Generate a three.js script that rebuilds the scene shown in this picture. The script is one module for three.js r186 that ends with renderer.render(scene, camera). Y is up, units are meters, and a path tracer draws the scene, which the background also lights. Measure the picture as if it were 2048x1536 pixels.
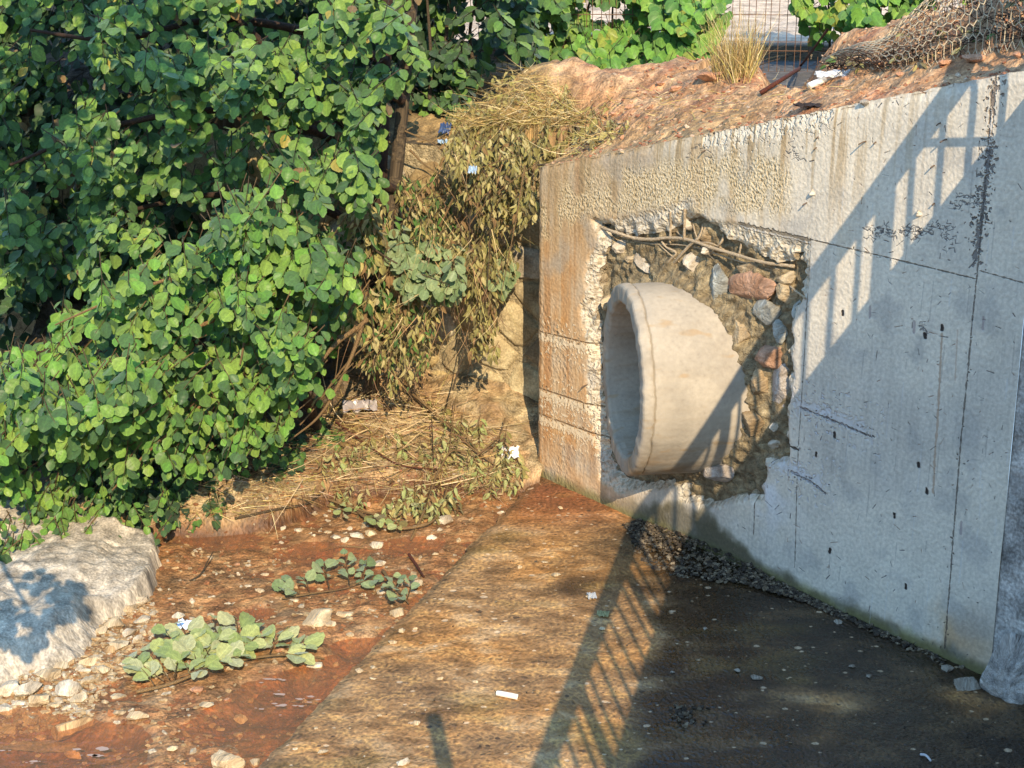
import * as THREE from 'three';
import { ImprovedNoise } from 'three/addons/math/ImprovedNoise.js';
import { ConvexGeometry } from 'three/addons/geometries/ConvexGeometry.js';
import { RoundedBoxGeometry } from 'three/addons/geometries/RoundedBoxGeometry.js';
import { mergeGeometries, mergeVertices, toCreasedNormals } from 'three/addons/utils/BufferGeometryUtils.js';

// ------------------------------------------------------------------ camera, sky, sun, exposure
const FOCAL = 3395, PITCH = Math.atan(1098 / FOCAL), EYE = 3.4, SKY = 0.76;
const SUN_AZ = -9 * Math.PI / 180, SUN_EL = 32.8 * Math.PI / 180;
const scene = new THREE.Scene();
const camera = new THREE.PerspectiveCamera(2 * Math.atan(768 / FOCAL) * 180 / Math.PI, 4 / 3, 0.05, 400);
camera.position.set(0, EYE, 0);
camera.rotation.set(-PITCH, 0, 0);
camera.updateMatrixWorld(true);
const renderer = new THREE.WebGLRenderer({ antialias: true });
renderer.toneMapping = THREE.LinearToneMapping;
renderer.toneMappingExposure = 1.68;
renderer.shadowMap.enabled = true;
const LIGHT = new THREE.Vector3(Math.cos(SUN_EL) * Math.sin(SUN_AZ), -Math.sin(SUN_EL), -Math.cos(SUN_EL) * Math.cos(SUN_AZ));
{ // clear late summer sky, paler and hazier towards the horizon and round the sun
  const w = 512, h = 256, px = new Float32Array(w * h * 4), S = LIGHT.clone().multiplyScalar(-1);
  for (let j = 0; j < h; j++) for (let i = 0; i < w; i++) {
    const lat = ((j + 0.5) / h - 0.5) * Math.PI, lon = ((i + 0.5) / w - 0.5) * 2 * Math.PI;
    const x = Math.cos(lat) * Math.cos(lon), y = Math.sin(lat), z = Math.cos(lat) * Math.sin(lon);
    const up = Math.max(0, y), f = Math.pow(1 - up, 3.2), d = Math.max(0, x * S.x + y * S.y + z * S.z), halo = 0.35 * Math.pow(d, 6) + 0.8 * Math.pow(d, 60);
    const below = y < 0 ? 0.55 : 1, k = (j * w + i) * 4;
    px[k] = SKY * (0.30 + 0.44 * f + halo) * below; px[k + 1] = SKY * (0.60 + 0.50 * f + halo * 1.1) * below; px[k + 2] = SKY * (1.12 + 0.38 * f + halo * 1.1) * below; px[k + 3] = 1;
  }
  const t = new THREE.DataTexture(px, w, h, THREE.RGBAFormat, THREE.FloatType);
  t.mapping = THREE.EquirectangularReflectionMapping; t.colorSpace = THREE.LinearSRGBColorSpace; t.magFilter = t.minFilter = THREE.LinearFilter; t.needsUpdate = true;
  scene.background = t; scene.environment = t;
}
const sun = new THREE.DirectionalLight(new THREE.Color(1, 0.8, 0.56), 3.95);
sun.position.copy(LIGHT).multiplyScalar(-40).add(new THREE.Vector3(0.5, 0, -8));
sun.target.position.set(0.5, 0, -8);
sun.castShadow = true;
sun.shadow.radius = 0.4;
sun.shadow.mapSize.set(4096, 4096);
Object.assign(sun.shadow.camera, { left: -9, right: 9, top: 9, bottom: -9, near: 1, far: 90 });
scene.add(sun, sun.target);

// ------------------------------------------------------------------ helpers
const V = (x, y, z) => new THREE.Vector3(x, y, z);
function rng(seed) {
  let a = seed >>> 0;
  return () => { a = (a + 0x6D2B79F5) | 0; let t = Math.imul(a ^ (a >>> 15), 1 | a); t = (t + Math.imul(t ^ (t >>> 7), 61 | t)) ^ t; return ((t ^ (t >>> 14)) >>> 0) / 4294967296; };
}
const N3 = new ImprovedNoise();
const noise = (x, y, z = 0) => N3.noise(x, y, z);
// quick gradient noise in two dimensions, a whole number z picks the field
const PERM = (() => { const r = rng(4242), p = [...Array(256).keys()]; for (let i = 255; i > 0; i--) { const j = (r() * (i + 1)) | 0; [p[i], p[j]] = [p[j], p[i]]; } return Uint8Array.from({ length: 1024 }, (_, i) => p[i & 255]); })();
const GX = Float32Array.from({ length: 256 }, (_, i) => Math.cos(i * 2.399963)), GY = Float32Array.from({ length: 256 }, (_, i) => Math.sin(i * 2.399963));
function n2(x, y, z) {
  const xf = Math.floor(x), yf = Math.floor(y), fx = x - xf, fy = y - yf, X = (xf + z * 37) & 255, Y = (yf + z * 91) & 255, X1 = (X + 1) & 255, Y1 = (Y + 1) & 255;
  const u = fx * fx * fx * (fx * (fx * 6 - 15) + 10), v = fy * fy * fy * (fy * (fy * 6 - 15) + 10);
  const a = PERM[PERM[X] + Y], b = PERM[PERM[X1] + Y], c = PERM[PERM[X] + Y1], d = PERM[PERM[X1] + Y1];
  const p = GX[a] * fx + GY[a] * fy, q = GX[b] * (fx - 1) + GY[b] * fy, r = GX[c] * fx + GY[c] * (fy - 1), s = GX[d] * (fx - 1) + GY[d] * (fy - 1);
  return (p + u * (q - p) + v * (r + u * (s - r) - p - u * (q - p))) * 1.35;
}
const fbm = (x, y, z = 0, o = 4) => { let s = 0, a = 0.5; if (z === Math.floor(z)) { for (let i = 0; i < o; i++) { s += a * n2(x, y, z + i * 3); x *= 2.03; y *= 2.03; a *= 0.5; } return s * 1.6; } return fbm3(x, y, z, o); };
const fbm3 = (x, y, z = 0, o = 4) => { let s = 0, a = 0.5; for (let i = 0; i < o; i++) { s += a * N3.noise(x, y, z + i * 7.3); x *= 2.03; y *= 2.03; z *= 2.03; a *= 0.5; } return s * 1.6; };
const clamp = (v, a = 0, b = 1) => v < a ? a : v > b ? b : v;
const sstep = (a, b, v) => { const t = clamp((v - a) / (b - a)); return t * t * (3 - 2 * t); };
const lerp = (a, b, t) => a + (b - a) * t;
const mix3 = (a, b, t) => [lerp(a[0], b[0], t), lerp(a[1], b[1], t), lerp(a[2], b[2], t)];
const CAM = camera.position.clone();
const FWD = V(0, -Math.sin(PITCH), -Math.cos(PITCH)), UPV = V(0, Math.cos(PITCH), -Math.sin(PITCH));
const ray = (x, y) => FWD.clone().addScaledVector(V(1, 0, 0), (x - 1024) / FOCAL).addScaledVector(UPV, -(y - 768) / FOCAL);
const at = (x, y, depth) => CAM.clone().addScaledVector(ray(x, y), depth);
const ground = (x, y, h = 0) => { const d = ray(x, y); return CAM.clone().addScaledVector(d, (h - EYE) / d.y); };
function proj(p) { const q = p.clone().sub(CAM), z = q.dot(FWD); return [1024 + FOCAL * q.x / z, 768 - FOCAL * q.dot(UPV) / z, z]; }

const used = {};
function numbered(name) { const k = used[name] = (used[name] ?? -1) + 1; return k ? name + '_' + String(k).padStart(3, '0') : name; }
function tag(o, label, category, group) { o.userData.label = label; o.userData.category = category; if (group) o.userData.group = group; return o; }
function thing(name, label, category, pos = [0, 0, 0], group) {
  const o = new THREE.Group(); o.name = numbered(name); o.position.set(...pos); scene.add(o);
  return tag(o, label, category, group);
}
function part(name, geo, mat, parent) { const m = new THREE.Mesh(geo, mat); m.name = name; m.castShadow = m.receiveShadow = true; parent.add(m); return m; }
function solo(name, geo, mat, label, category, group) { const m = new THREE.Mesh(geo, mat); m.name = numbered(name); m.castShadow = m.receiveShadow = true; scene.add(m); return tag(m, label, category, group); }
function struct(name, geo, mat) { const m = new THREE.Mesh(geo, mat); m.name = numbered(name); m.castShadow = m.receiveShadow = true; m.userData.kind = 'structure'; scene.add(m); return m; }
const rgb = (r, g, b) => new THREE.Color().setRGB(r / 255, g / 255, b / 255, THREE.SRGBColorSpace);

// textures: fill(u, v) returns [r, g, b] in 0..255 or one number
function tex(w, h, fill, srgb = true, wrap = THREE.RepeatWrapping) {
  const data = new Uint8Array(w * h * 4);
  for (let j = 0, k = 0; j < h; j++) for (let i = 0; i < w; i++, k += 4) {
    const c = fill((i + 0.5) / w, (j + 0.5) / h, i, j);
    if (typeof c === 'number') data[k] = data[k + 1] = data[k + 2] = clamp(c, 0, 255);
    else { data[k] = clamp(c[0], 0, 255); data[k + 1] = clamp(c[1], 0, 255); data[k + 2] = clamp(c[2], 0, 255); }
    data[k + 3] = 255;
  }
  const t = new THREE.DataTexture(data, w, h, THREE.RGBAFormat);
  t.colorSpace = srgb ? THREE.SRGBColorSpace : THREE.NoColorSpace;
  t.wrapS = t.wrapT = wrap; t.magFilter = THREE.LinearFilter; t.minFilter = THREE.LinearMipmapLinearFilter; t.generateMipmaps = true; t.needsUpdate = true;
  return t;
}
// periodic noise for tiles
function tileNoise(u, v, f, o = 4, seed = 0) {
  let s = 0, a = 0.5;
  for (let i = 0; i < o; i++) {
    const x = u * f, y = v * f;
    const k = seed * 7 + i * 5, tu = sstep(0.8, 1, u), tv = sstep(0.8, 1, v);
    let w = n2(x, y, k); if (tu > 0) w = lerp(w, n2(x - f, y, k), tu);
    if (tv > 0) { let q = n2(x, y - f, k); if (tu > 0) q = lerp(q, n2(x - f, y - f, k), tu); w = lerp(w, q, tv); }
    s += a * w;
    f *= 2; a *= 0.55;
  }
  return s * 1.5;
}
// geometry from a parametric grid
function grid(nu, nv, fn, keep) {
  const pos = new Float32Array((nu + 1) * (nv + 1) * 3), uv = new Float32Array((nu + 1) * (nv + 1) * 2), col = new Float32Array((nu + 1) * (nv + 1) * 3), idx = [];
  let hasCol = false;
  for (let j = 0, k = 0; j <= nv; j++) for (let i = 0; i <= nu; i++, k++) {
    const r = fn(i / nu, j / nv, i, j);
    pos.set([r.p.x, r.p.y, r.p.z], k * 3); uv.set(r.uv || [i / nu, j / nv], k * 2);
    if (r.c) { hasCol = true; col.set(r.c, k * 3); }
  }
  for (let j = 0; j < nv; j++) for (let i = 0; i < nu; i++) {
    const a = j * (nu + 1) + i, b = a + 1, c = a + nu + 1, d = c + 1;
    if (keep && !keep(i, j, [a, b, c, d])) continue;
    idx.push(a, b, d, a, d, c);
  }
  const g = new THREE.BufferGeometry();
  g.setAttribute('position', new THREE.BufferAttribute(pos, 3)); g.setAttribute('uv', new THREE.BufferAttribute(uv, 2));
  if (hasCol) g.setAttribute('color', new THREE.BufferAttribute(col, 3));
  g.setIndex(idx); g.computeVertexNormals();
  return g;
}
// tapered tube through points
function tube(pts, r0, r1 = r0, radial = 6, seg = 0, wob = 0) {
  const curve = pts.length > 2 ? new THREE.CatmullRomCurve3(pts, false, 'centripetal') : new THREE.LineCurve3(pts[0], pts[1]);
  const n = seg || Math.max(2, pts.length * 3), P = [];
  for (let i = 0; i <= n; i++) P.push(curve.getPoint(i / n));
  const pos = [], uv = [], idx = []; let len = 0;
  let nrm = Math.abs(P[1].clone().sub(P[0]).normalize().y) > 0.9 ? V(1, 0, 0) : V(0, 1, 0);
  for (let i = 0; i <= n; i++) {
    const t = P[Math.min(i + 1, n)].clone().sub(P[Math.max(i - 1, 0)]).normalize();
    nrm = nrm.clone().addScaledVector(t, -nrm.dot(t)).normalize();
    const b = t.clone().cross(nrm), R = lerp(r0, r1, i / n) * (1 + wob * noise(i * 0.9, r0 * 900, pts[0].x * 10));
    if (i) len += P[i].distanceTo(P[i - 1]);
    for (let k = 0; k <= radial; k++) {
      const a = k / radial * Math.PI * 2, q = P[i].clone().addScaledVector(nrm, Math.cos(a) * R).addScaledVector(b, Math.sin(a) * R);
      pos.push(q.x, q.y, q.z); uv.push(k / radial, len / (R * 6 + 0.002));
    }
  }
  for (let i = 0; i < n; i++) for (let k = 0; k < radial; k++) {
    const a = i * (radial + 1) + k, c = a + radial + 1;
    idx.push(a, a + 1, c + 1, a, c + 1, c);
  }
  for (const [base, flip] of [[0, true], [n * (radial + 1), false]]) for (let k = 1; k < radial - 1; k++) idx.push(...(flip ? [base, base + k + 1, base + k] : [base, base + k, base + k + 1]));
  const g = new THREE.BufferGeometry();
  g.setAttribute('position', new THREE.Float32BufferAttribute(pos, 3)); g.setAttribute('uv', new THREE.Float32BufferAttribute(uv, 2));
  g.setIndex(idx); g.computeVertexNormals();
  return g;
}
const merge = (list) => mergeGeometries(list.map((g) => { const q = g.index ? g.toNonIndexed() : g; for (const k of Object.keys(q.attributes)) if (!['position', 'normal', 'uv'].includes(k)) q.deleteAttribute(k); return q; }));
const box = (w, h, d, x = 0, y = 0, z = 0, r = 0.008) => new RoundedBoxGeometry(w, h, d, 2, Math.min(r, w / 2.1, h / 2.1, d / 2.1)).translate(x, y, z);
// signed distance to a polygon of [x, y], negative inside
function sdPoly(poly, x, y) {
  let d = 1e9, inside = false;
  for (let i = 0, j = poly.length - 1; i < poly.length; j = i++) {
    const [ax, ay] = poly[i], [bx, by] = poly[j], ex = bx - ax, ey = by - ay, t = clamp(((x - ax) * ex + (y - ay) * ey) / (ex * ex + ey * ey || 1e-9));
    const dx = x - ax - ex * t, dy = y - ay - ey * t, q = dx * dx + dy * dy;
    if (q < d) d = q;
    if ((ay > y) !== (by > y) && x < (bx - ax) * (y - ay) / (by - ay) + ax) inside = !inside;
  }
  return inside ? -Math.sqrt(d) : Math.sqrt(d);
}
const inPoly = (poly, x, y) => { let c = false; for (let i = 0, j = poly.length - 1; i < poly.length; j = i++) { const [ax, ay] = poly[i], [bx, by] = poly[j]; if ((ay > y) !== (by > y) && x < (bx - ax) * (y - ay) / (by - ay) + ax) c = !c; } return c; };

// ------------------------------------------------------------------ the frame of the place
const WA = ground(1075, 950);                                    // foot of the concrete wall's free end
const WD = V(0.61639472, 0, 0.78743733);                         // along the wall, from the free end towards the bridge
const WN = V(-0.78743733, 0, 0.61639472);                        // out of its face
const onWall = (s, v, w = 0) => WA.clone().addScaledVector(WD, s).addScaledVector(WN, w).setY(v);
const wallTop = (s) => 1.735 + 0.275 * clamp(s, -0.2, 4);
function wallHit(x, y, w = 0) { const d = ray(x, y), p0 = WA.clone().addScaledVector(WN, w); return CAM.clone().addScaledVector(d, p0.sub(CAM).dot(WN) / d.dot(WN)); }
function wallSV(x, y) { const p = wallHit(x, y).sub(WA); return [p.dot(WD), p.y]; }
const sq = (x, z) => { const dx = x - WA.x, dz = z - WA.z; return [dx * WD.x + dz * WD.z, -(dx * WN.x + dz * WN.z)]; };   // along the wall, behind its face
// line of the old stone wall, x to the right, it runs left and back
const SW0 = V(0.55, 0, -9.22), SWD = V(-0.93, 0, -0.3675).normalize(), SWN = V(-SWD.z, 0, SWD.x).multiplyScalar(-1);
if (SWN.z < 0) SWN.multiplyScalar(-1);
const behindStone = (x, z) => -((x - SW0.x) * SWN.x + (z - SW0.z) * SWN.z);
const edgeDir = ground(510, 1536).sub(WA).setY(0).normalize();   // left edge of the apron, towards the camera
const leftOfApron = (x, z) => { const dx = x - WA.x, dz = z - WA.z; return -(dx * edgeDir.z - dz * edgeDir.x) * -1; };
const APSIGN = leftOfApron(-3, -7) > 0 ? 1 : -1;
const offApron = (x, z) => APSIGN * leftOfApron(x, z);           // metres to the left of the apron's edge
// waterline at the foot of the bank, from the photograph's places on the ground
const shore = [[-400, 1090], [330, 1062], [440, 1062], [560, 1045], [620, 1018], [690, 990], [760, 985], [850, 975], [950, 985], [1040, 978]].map(([x, y]) => ground(x, y, -0.03));
function shoreZ(x) { for (let i = 0; i < shore.length - 1; i++) if (x < shore[i + 1].x) return lerp(shore[i].z, shore[i + 1].z, clamp((x - shore[i].x) / (shore[i + 1].x - shore[i].x))); return shore.at(-1).z; }
const POOLS = [[590, 1395, 0.24, 0.07], [520, 1440, 0.2, 0.06], [640, 1360, 0.16, 0.05], [110, 1510, 0.34, 0.08], [-60, 1500, 0.4, 0.08], [515, 1235, 0.1, 0.045], [715, 1300, 0.12, 0.06], [690, 1330, 0.1, 0.05], [650, 1115, 0.2, 0.045], [820, 1100, 0.18, 0.04], [430, 1080, 0.22, 0.035], [230, 1480, 0.12, 0.05], [420, 1470, 0.14, 0.03]].map(([x, y, r, d]) => { const p = ground(x, y, -0.08); return [p.x, p.z, r, d]; });
function lowGround(x, z) {
  const dz = shoreZ(x) + 0.03 * fbm(x * 5, 3, 1) - z;              // metres behind the waterline
  let h = -0.055 + 0.028 * fbm(x * 2.2, z * 2.6, 4.2) + 0.012 * fbm(x * 11, z * 11, 1);
  if (dz > -0.1) h = lerp(h, 0.05 + 0.03 * fbm(x * 6, z * 6, 9, 4), sstep(-0.03, 0.08, dz));
  const steep = 0.38 - 0.1 * sstep(-0.6, -1.6, x);
  for (const [bx, bz, br, bd] of POOLS) { const e = ((x - bx) ** 2 + ((z - bz) * 1.4) ** 2) / (br * br); if (e < 4) h -= bd * Math.exp(-e * e); }
  if (dz > 0) h += steep * dz + 0.05 * fbm(x * 3, z * 3, 2) * sstep(0, 0.4, dz);
  h -= 0.02 * sstep(0.15, -0.02, offApron(x, z));
  return h;
}
function highGround(x, z) {
  const [s, q] = sq(x, z), qs = behindStone(x, z), sx = (x - WA.x) / WD.x;
  const b = s > 0 ? q : Math.min(q > 0 ? q : 0, qs) + 0.25;
  const side = sstep(-0.35, -1.3, x);
  let h = wallTop(clamp(sx, -0.15, 3.4)) - 0.012;
  const ridge = sstep(0.08, 0.6, b) * (1 - sstep(1.0, 1.6, b));
  h += 0.085 * ridge * (0.8 + 0.8 * fbm(x * 2.2, z * 2, 3) - 0.7 * Math.exp(-(((x - 1.42) / 0.16) ** 2)));
  h -= 0.24 * sstep(0.35, 0.8, b) * Math.exp(-(((x - (1.40 + 0.16 * (-z - 8.5))) / 0.17) ** 2));
  h += 0.34 * Math.exp(-(((x - 0.10) / 0.36) ** 2) - (((z + 9.82) / 0.4) ** 2)) + 0.10 * Math.exp(-(((x - 0.5) / 0.3) ** 2) - (((z + 9.75) / 0.3) ** 2));     // heap of soil and cut grass
  const far = sstep(0.95, 1.6, b + 0.1 * noise(x * 2, z * 2));
  h = lerp(h, 1.86, far * (1 - side));
  h = lerp(h, 1.8 + 0.5 * sstep(0.1, 2.0, qs) + 0.55 * Math.max(0, qs - 1.2), side);
  const rough = (1 - far * (1 - side)) * sstep(0, 0.12, b);
  h += rough * (0.035 * fbm(x * 4, z * 4, 1) + 0.015 * fbm(x * 13, z * 13, 5) + 0.007 * Math.abs(fbm(x * 34, z * 34, 2, 2)));
  return h;
}
const isHigh = (x, z) => { const [s, q] = sq(x, z); return s > -0.02 ? q > 0.0 : behindStone(x, z) > 0.02 && q > -3; };
function hit(px, py, t0 = 5) { const d = ray(px, py); for (let t = t0; t < 22; t += 0.012) { const p = CAM.clone().addScaledVector(d, t); const h = isHigh(p.x, p.z) ? highGround(p.x, p.z) : offApron(p.x, p.z) > 0 ? lowGround(p.x, p.z) : 0; if (p.y <= h) return p.setY(h); } return CAM.clone().addScaledVector(d, 14); }

// ------------------------------------------------------------------ shared materials
const soilBump = tex(1024, 1024, (u, v) => { const n = tileNoise(u, v, 24, 5, 3), r = 1 - Math.abs(tileNoise(u, v, 40, 3, 9)); return 128 + 90 * n + 40 * (r - 0.7); }, false);
const grainMap = tex(1024, 1024, (u, v) => { const n = tileNoise(u, v, 10, 6, 1), g = tileNoise(u, v, 90, 3, 5); const k = 205 + 70 * n + 55 * g; return [k, k * 0.985, k * 0.96]; });
const rep = (t, x, y = x) => { const c = t.clone(); c.repeat.set(x, y); c.needsUpdate = true; return c; };
const std = (o) => new THREE.MeshStandardMaterial({ roughness: 0.9, ...o });
const soilMat = std({ vertexColors: true, map: grainMap, bumpMap: soilBump, bumpScale: 0.02, roughness: 0.95 });
const barkMap = tex(256, 512, (u, v) => { const n = tileNoise(u, v, 8, 4, 2), s = tileNoise(u, v * 0.25, 24, 3, 6); return [150 + 70 * n + 60 * s, 138 + 66 * n + 56 * s, 118 + 60 * n + 50 * s]; });
const bark = (c) => std({ color: c, map: barkMap, bumpMap: barkMap, bumpScale: 0.004, roughness: 0.85 });
const barkGrey = bark(rgb(128, 118, 100)), barkDark = bark(rgb(92, 70, 52)), barkPale = bark(rgb(205, 180, 138)), barkRed = bark(rgb(140, 78, 58));
const stoneMap = tex(512, 512, (u, v) => { const n = tileNoise(u, v, 5, 6, 4), g = tileNoise(u, v, 60, 3, 8); const k = 214 + 60 * n + 44 * g; return [k, k * (0.975 + 0.04 * n), k * (0.93 + 0.08 * n)]; });
const stoneBump = tex(512, 512, (u, v) => 128 + 95 * tileNoise(u, v, 14, 6, 7), false);
const stone = (r, g, b, rough = 0.85) => std({ color: rgb(r, g, b), map: stoneMap, bumpMap: stoneBump, bumpScale: 0.012, roughness: rough });

// ------------------------------------------------------------------ ground: apron, stream bed, water, soil, asphalt, pavement
{
  const S = 1536, X0 = -2.2, Z0 = -9.3, L = 5.2;
  const specks = [], r = rng(11);
  for (let i = 0; i < 2600; i++) specks.push([r(), r(), 0.5 + r() * r() * 4, r()]);
  const spot = new Float32Array(S * S);
  for (const [u, v, rad, k] of specks) { const ci = u * S, cj = v * S; for (let j = Math.max(0, cj - rad - 1 | 0); j < Math.min(S, cj + rad + 1); j++) for (let i = Math.max(0, ci - rad - 1 | 0); i < Math.min(S, ci + rad + 1); i++) if ((i - ci) ** 2 * 0.6 + (j - cj) ** 2 < rad * rad) spot[j * S + i] = k < 0.75 ? 1 : -1; }
  const wet = new Float32Array(S * S), hgt = new Float32Array(S * S);
  const map = tex(S, S, (u, v, i, j) => {
    const x = X0 + u * L, z = Z0 + v * L;
    const big = fbm(x * 0.9, z * 1.6, 1, 3), mid = fbm(x * 3.2 + 4, z * 6, 2, 4), w1 = 0.05 * fbm(x * 6, z * 9, 12, 2), streak = fbm((x + w1) * 8, (z + w1) * 12, 3, 4), fine = fbm(x * 60, z * 42, 5, 3), strand = 1 - Math.abs(fbm(x * 34 + 2 * mid, z * 30 + w1 * 20, 8, 3)) * 2.4;
    let c = mix3([178, 138, 90], [202, 144, 78], sstep(-0.3, 0.45, big + 0.35 * mid));
    c = mix3(c, [188, 164, 128], sstep(0.05, 0.5, mid) * 0.6);
    c = mix3(c, [126, 92, 52], sstep(0.05, 0.5, -streak + 0.4 * fine) * 0.6);
    c = mix3(c, [214, 168, 98], sstep(0.1, 0.6, streak + 0.5 * fine) * 0.5);
    const [s, q] = sq(x, z);
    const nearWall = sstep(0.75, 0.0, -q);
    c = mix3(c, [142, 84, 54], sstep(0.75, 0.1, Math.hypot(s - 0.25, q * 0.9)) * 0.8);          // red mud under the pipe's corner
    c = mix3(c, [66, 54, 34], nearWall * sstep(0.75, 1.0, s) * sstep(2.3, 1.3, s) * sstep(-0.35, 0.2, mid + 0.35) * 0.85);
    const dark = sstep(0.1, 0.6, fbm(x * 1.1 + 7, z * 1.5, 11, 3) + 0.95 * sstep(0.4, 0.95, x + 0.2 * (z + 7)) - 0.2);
    c = mix3(c, mix3([40, 29, 17], [70, 54, 34], sstep(-0.1, 0.5, mid + 0.4 * fine)), dark * 0.88);  // wet film on the right, also painted darker to deepen the bridge shade
    const olive = sstep(0.15, 0.5, fbm(x * 1.3 + 20, z * 2.2, 14, 3));
    c = mix3(c, [120, 104, 50], olive * 0.35);
    const edge = offApron(x, z); c = mix3(c, [120, 96, 66], sstep(-0.1, 0, edge) * 0.5);
    const k = (1 + 0.27 * fine + 0.14 * strand + 0.22 * mid - 0.06) * 0.86;
    c = [c[0] * k, c[1] * k, c[2] * k];
    const sp = spot[j * S + i]; if (sp > 0) c = mix3(c, [214, 190, 156], 0.75); else if (sp < 0) c = mix3(c, [52, 40, 28], 0.7);
    wet[j * S + i] = clamp(0.62 - 0.3 * dark - 0.16 * big + 0.25 * fine + 0.2 * streak, 0.2, 0.9);
    hgt[j * S + i] = 0.5 + 0.10 * streak + 0.24 * fine + 0.12 * strand + (sp > 0 ? 0.15 : 0);
    return c;
  }, true, THREE.MirroredRepeatWrapping);
  const rough = tex(768, 768, (u, v, i, j) => 255 * wet[j * 2 * S + i * 2], false, THREE.MirroredRepeatWrapping);
  const bump = tex(S, S, (u, v, i, j) => 255 * hgt[j * S + i], false, THREE.MirroredRepeatWrapping);
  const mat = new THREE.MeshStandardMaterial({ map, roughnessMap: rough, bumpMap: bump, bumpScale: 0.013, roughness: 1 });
  const uvOf = (x, z) => [(x - X0) / L, (z - Z0) / L];
  const apronH = (x, z) => 0.006 * fbm(x * 3, z * 3, 2, 3) + 0.0035 * fbm(x * 14, z * 30, 6, 3) - 0.012 * sstep(-0.05, 0, offApron(x, z)) * (1 + fbm(x * 9, z * 9, 3));
  const right = V(-edgeDir.z, 0, edgeDir.x); if (right.x < 0) right.multiplyScalar(-1);
  const top = grid(260, 300, (a, b) => {
    const along = -0.35 + b * 4.6 + (b > 0.9 ? (b - 0.9) * 90 : 0), across = a * 3.6 + (a > 0.9 ? (a - 0.9) * 90 : 0);
    const wob = a < 0.06 ? (0.02 * fbm(along * 4, 0.5, 3, 5) + 0.03 * Math.max(0, fbm(along * 7, 4.5, 6, 3) - 0.2)) * (1 - a / 0.06) : 0;
    const p = WA.clone().addScaledVector(edgeDir, along).addScaledVector(right, across + wob);
    p.y = apronH(p.x, p.z); return { p, uv: uvOf(p.x, p.z) };
  });
  const side = grid(300, 3, (a, b) => {
    const along = -0.35 + a * 4.6 + (a > 0.9 ? (a - 0.9) * 90 : 0), wob = 0.02 * fbm(along * 4, 0.5, 3, 5) + 0.03 * Math.max(0, fbm(along * 7, 4.5, 6, 3) - 0.2);
    const p = WA.clone().addScaledVector(edgeDir, along).addScaledVector(right, wob + b * 0.012 * noise(along * 20, b));
    p.y = apronH(p.x, p.z) - b * 0.2; return { p, uv: uvOf(p.x + b * 0.1, p.z) };
  });
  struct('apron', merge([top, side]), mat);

  // stream bed and the foot of the bank
  const colLow = (x, z, h) => {
    const dz = shoreZ(x) - z, n = fbm(x * 7, z * 15, 3, 4), m = fbm(x * 2, z * 4, 8, 3), f = fbm(x * 40, z * 55, 4, 2);
    let c = mix3([172, 122, 76], [192, 148, 98], sstep(-0.4, 0.5, n));
    c = mix3(c, [150, 116, 80], sstep(0, 0.5, m) * 0.6);
    c = mix3(c, [136, 92, 60], sstep(-0.08, -0.14, h) * 0.7);
    c = mix3(c, [178, 160, 130], sstep(0.12, 0.5, fbm(x * 5 + 9, z * 8, 6, 3)) * 0.35);
    const bankC = mix3(mix3([204, 184, 142], [182, 150, 108], sstep(-0.3, 0.4, fbm(x * 5, z * 5, 12, 4))), [140, 120, 84], sstep(0.1, 0.5, fbm(x * 9, z * 9, 2, 3)) * 0.5);
    c = mix3(c, bankC, sstep(-0.02, 0.1, dz));
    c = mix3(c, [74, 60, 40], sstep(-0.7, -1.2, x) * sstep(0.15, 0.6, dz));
    c = mix3(c, [70, 40, 22], sstep(0.05, 0.0, dz) * sstep(-0.05, 0.0, dz) * 0.6);
    const k = 1 + 0.25 * f;
    const q = new THREE.Color().setRGB(clamp(c[0] * k / 255), clamp(c[1] * k / 255), clamp(c[2] * k / 255), THREE.SRGBColorSpace);
    return [q.r, q.g, q.b];
  };
  const edgePt = (t) => WA.clone().addScaledVector(edgeDir, t);
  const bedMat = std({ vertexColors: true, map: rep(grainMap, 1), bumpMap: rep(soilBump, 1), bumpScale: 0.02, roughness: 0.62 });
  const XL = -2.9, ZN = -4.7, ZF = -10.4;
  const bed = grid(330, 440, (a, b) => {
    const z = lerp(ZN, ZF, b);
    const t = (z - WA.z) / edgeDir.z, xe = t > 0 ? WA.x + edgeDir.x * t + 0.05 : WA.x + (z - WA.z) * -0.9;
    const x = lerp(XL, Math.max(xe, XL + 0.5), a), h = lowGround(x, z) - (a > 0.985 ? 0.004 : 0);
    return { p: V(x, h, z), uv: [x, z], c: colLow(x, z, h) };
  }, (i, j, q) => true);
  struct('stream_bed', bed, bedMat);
  const riverMat = new THREE.MeshPhysicalMaterial({ color: rgb(236, 206, 172), roughness: 0.04, transmission: 0.9, thickness: 0, ior: 1.33, bumpMap: rep(tex(512, 512, (u, v) => 128 + 70 * tileNoise(u, v * 2, 9, 4, 2), false), 1), bumpScale: 0.006 });
  const wz = -4.7;
  const wt = (z) => { const t = (z - WA.z) / edgeDir.z; return WA.x + edgeDir.x * t + 0.02; };
  struct('stream_water', grid(20, 30, (a, b) => { const z = lerp(wz, -8.75, b), x = lerp(-2.9, wt(z), a); return { p: V(x, -0.066, z), uv: [x * 1.2, z * 1.2] }; }), riverMat);

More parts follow.
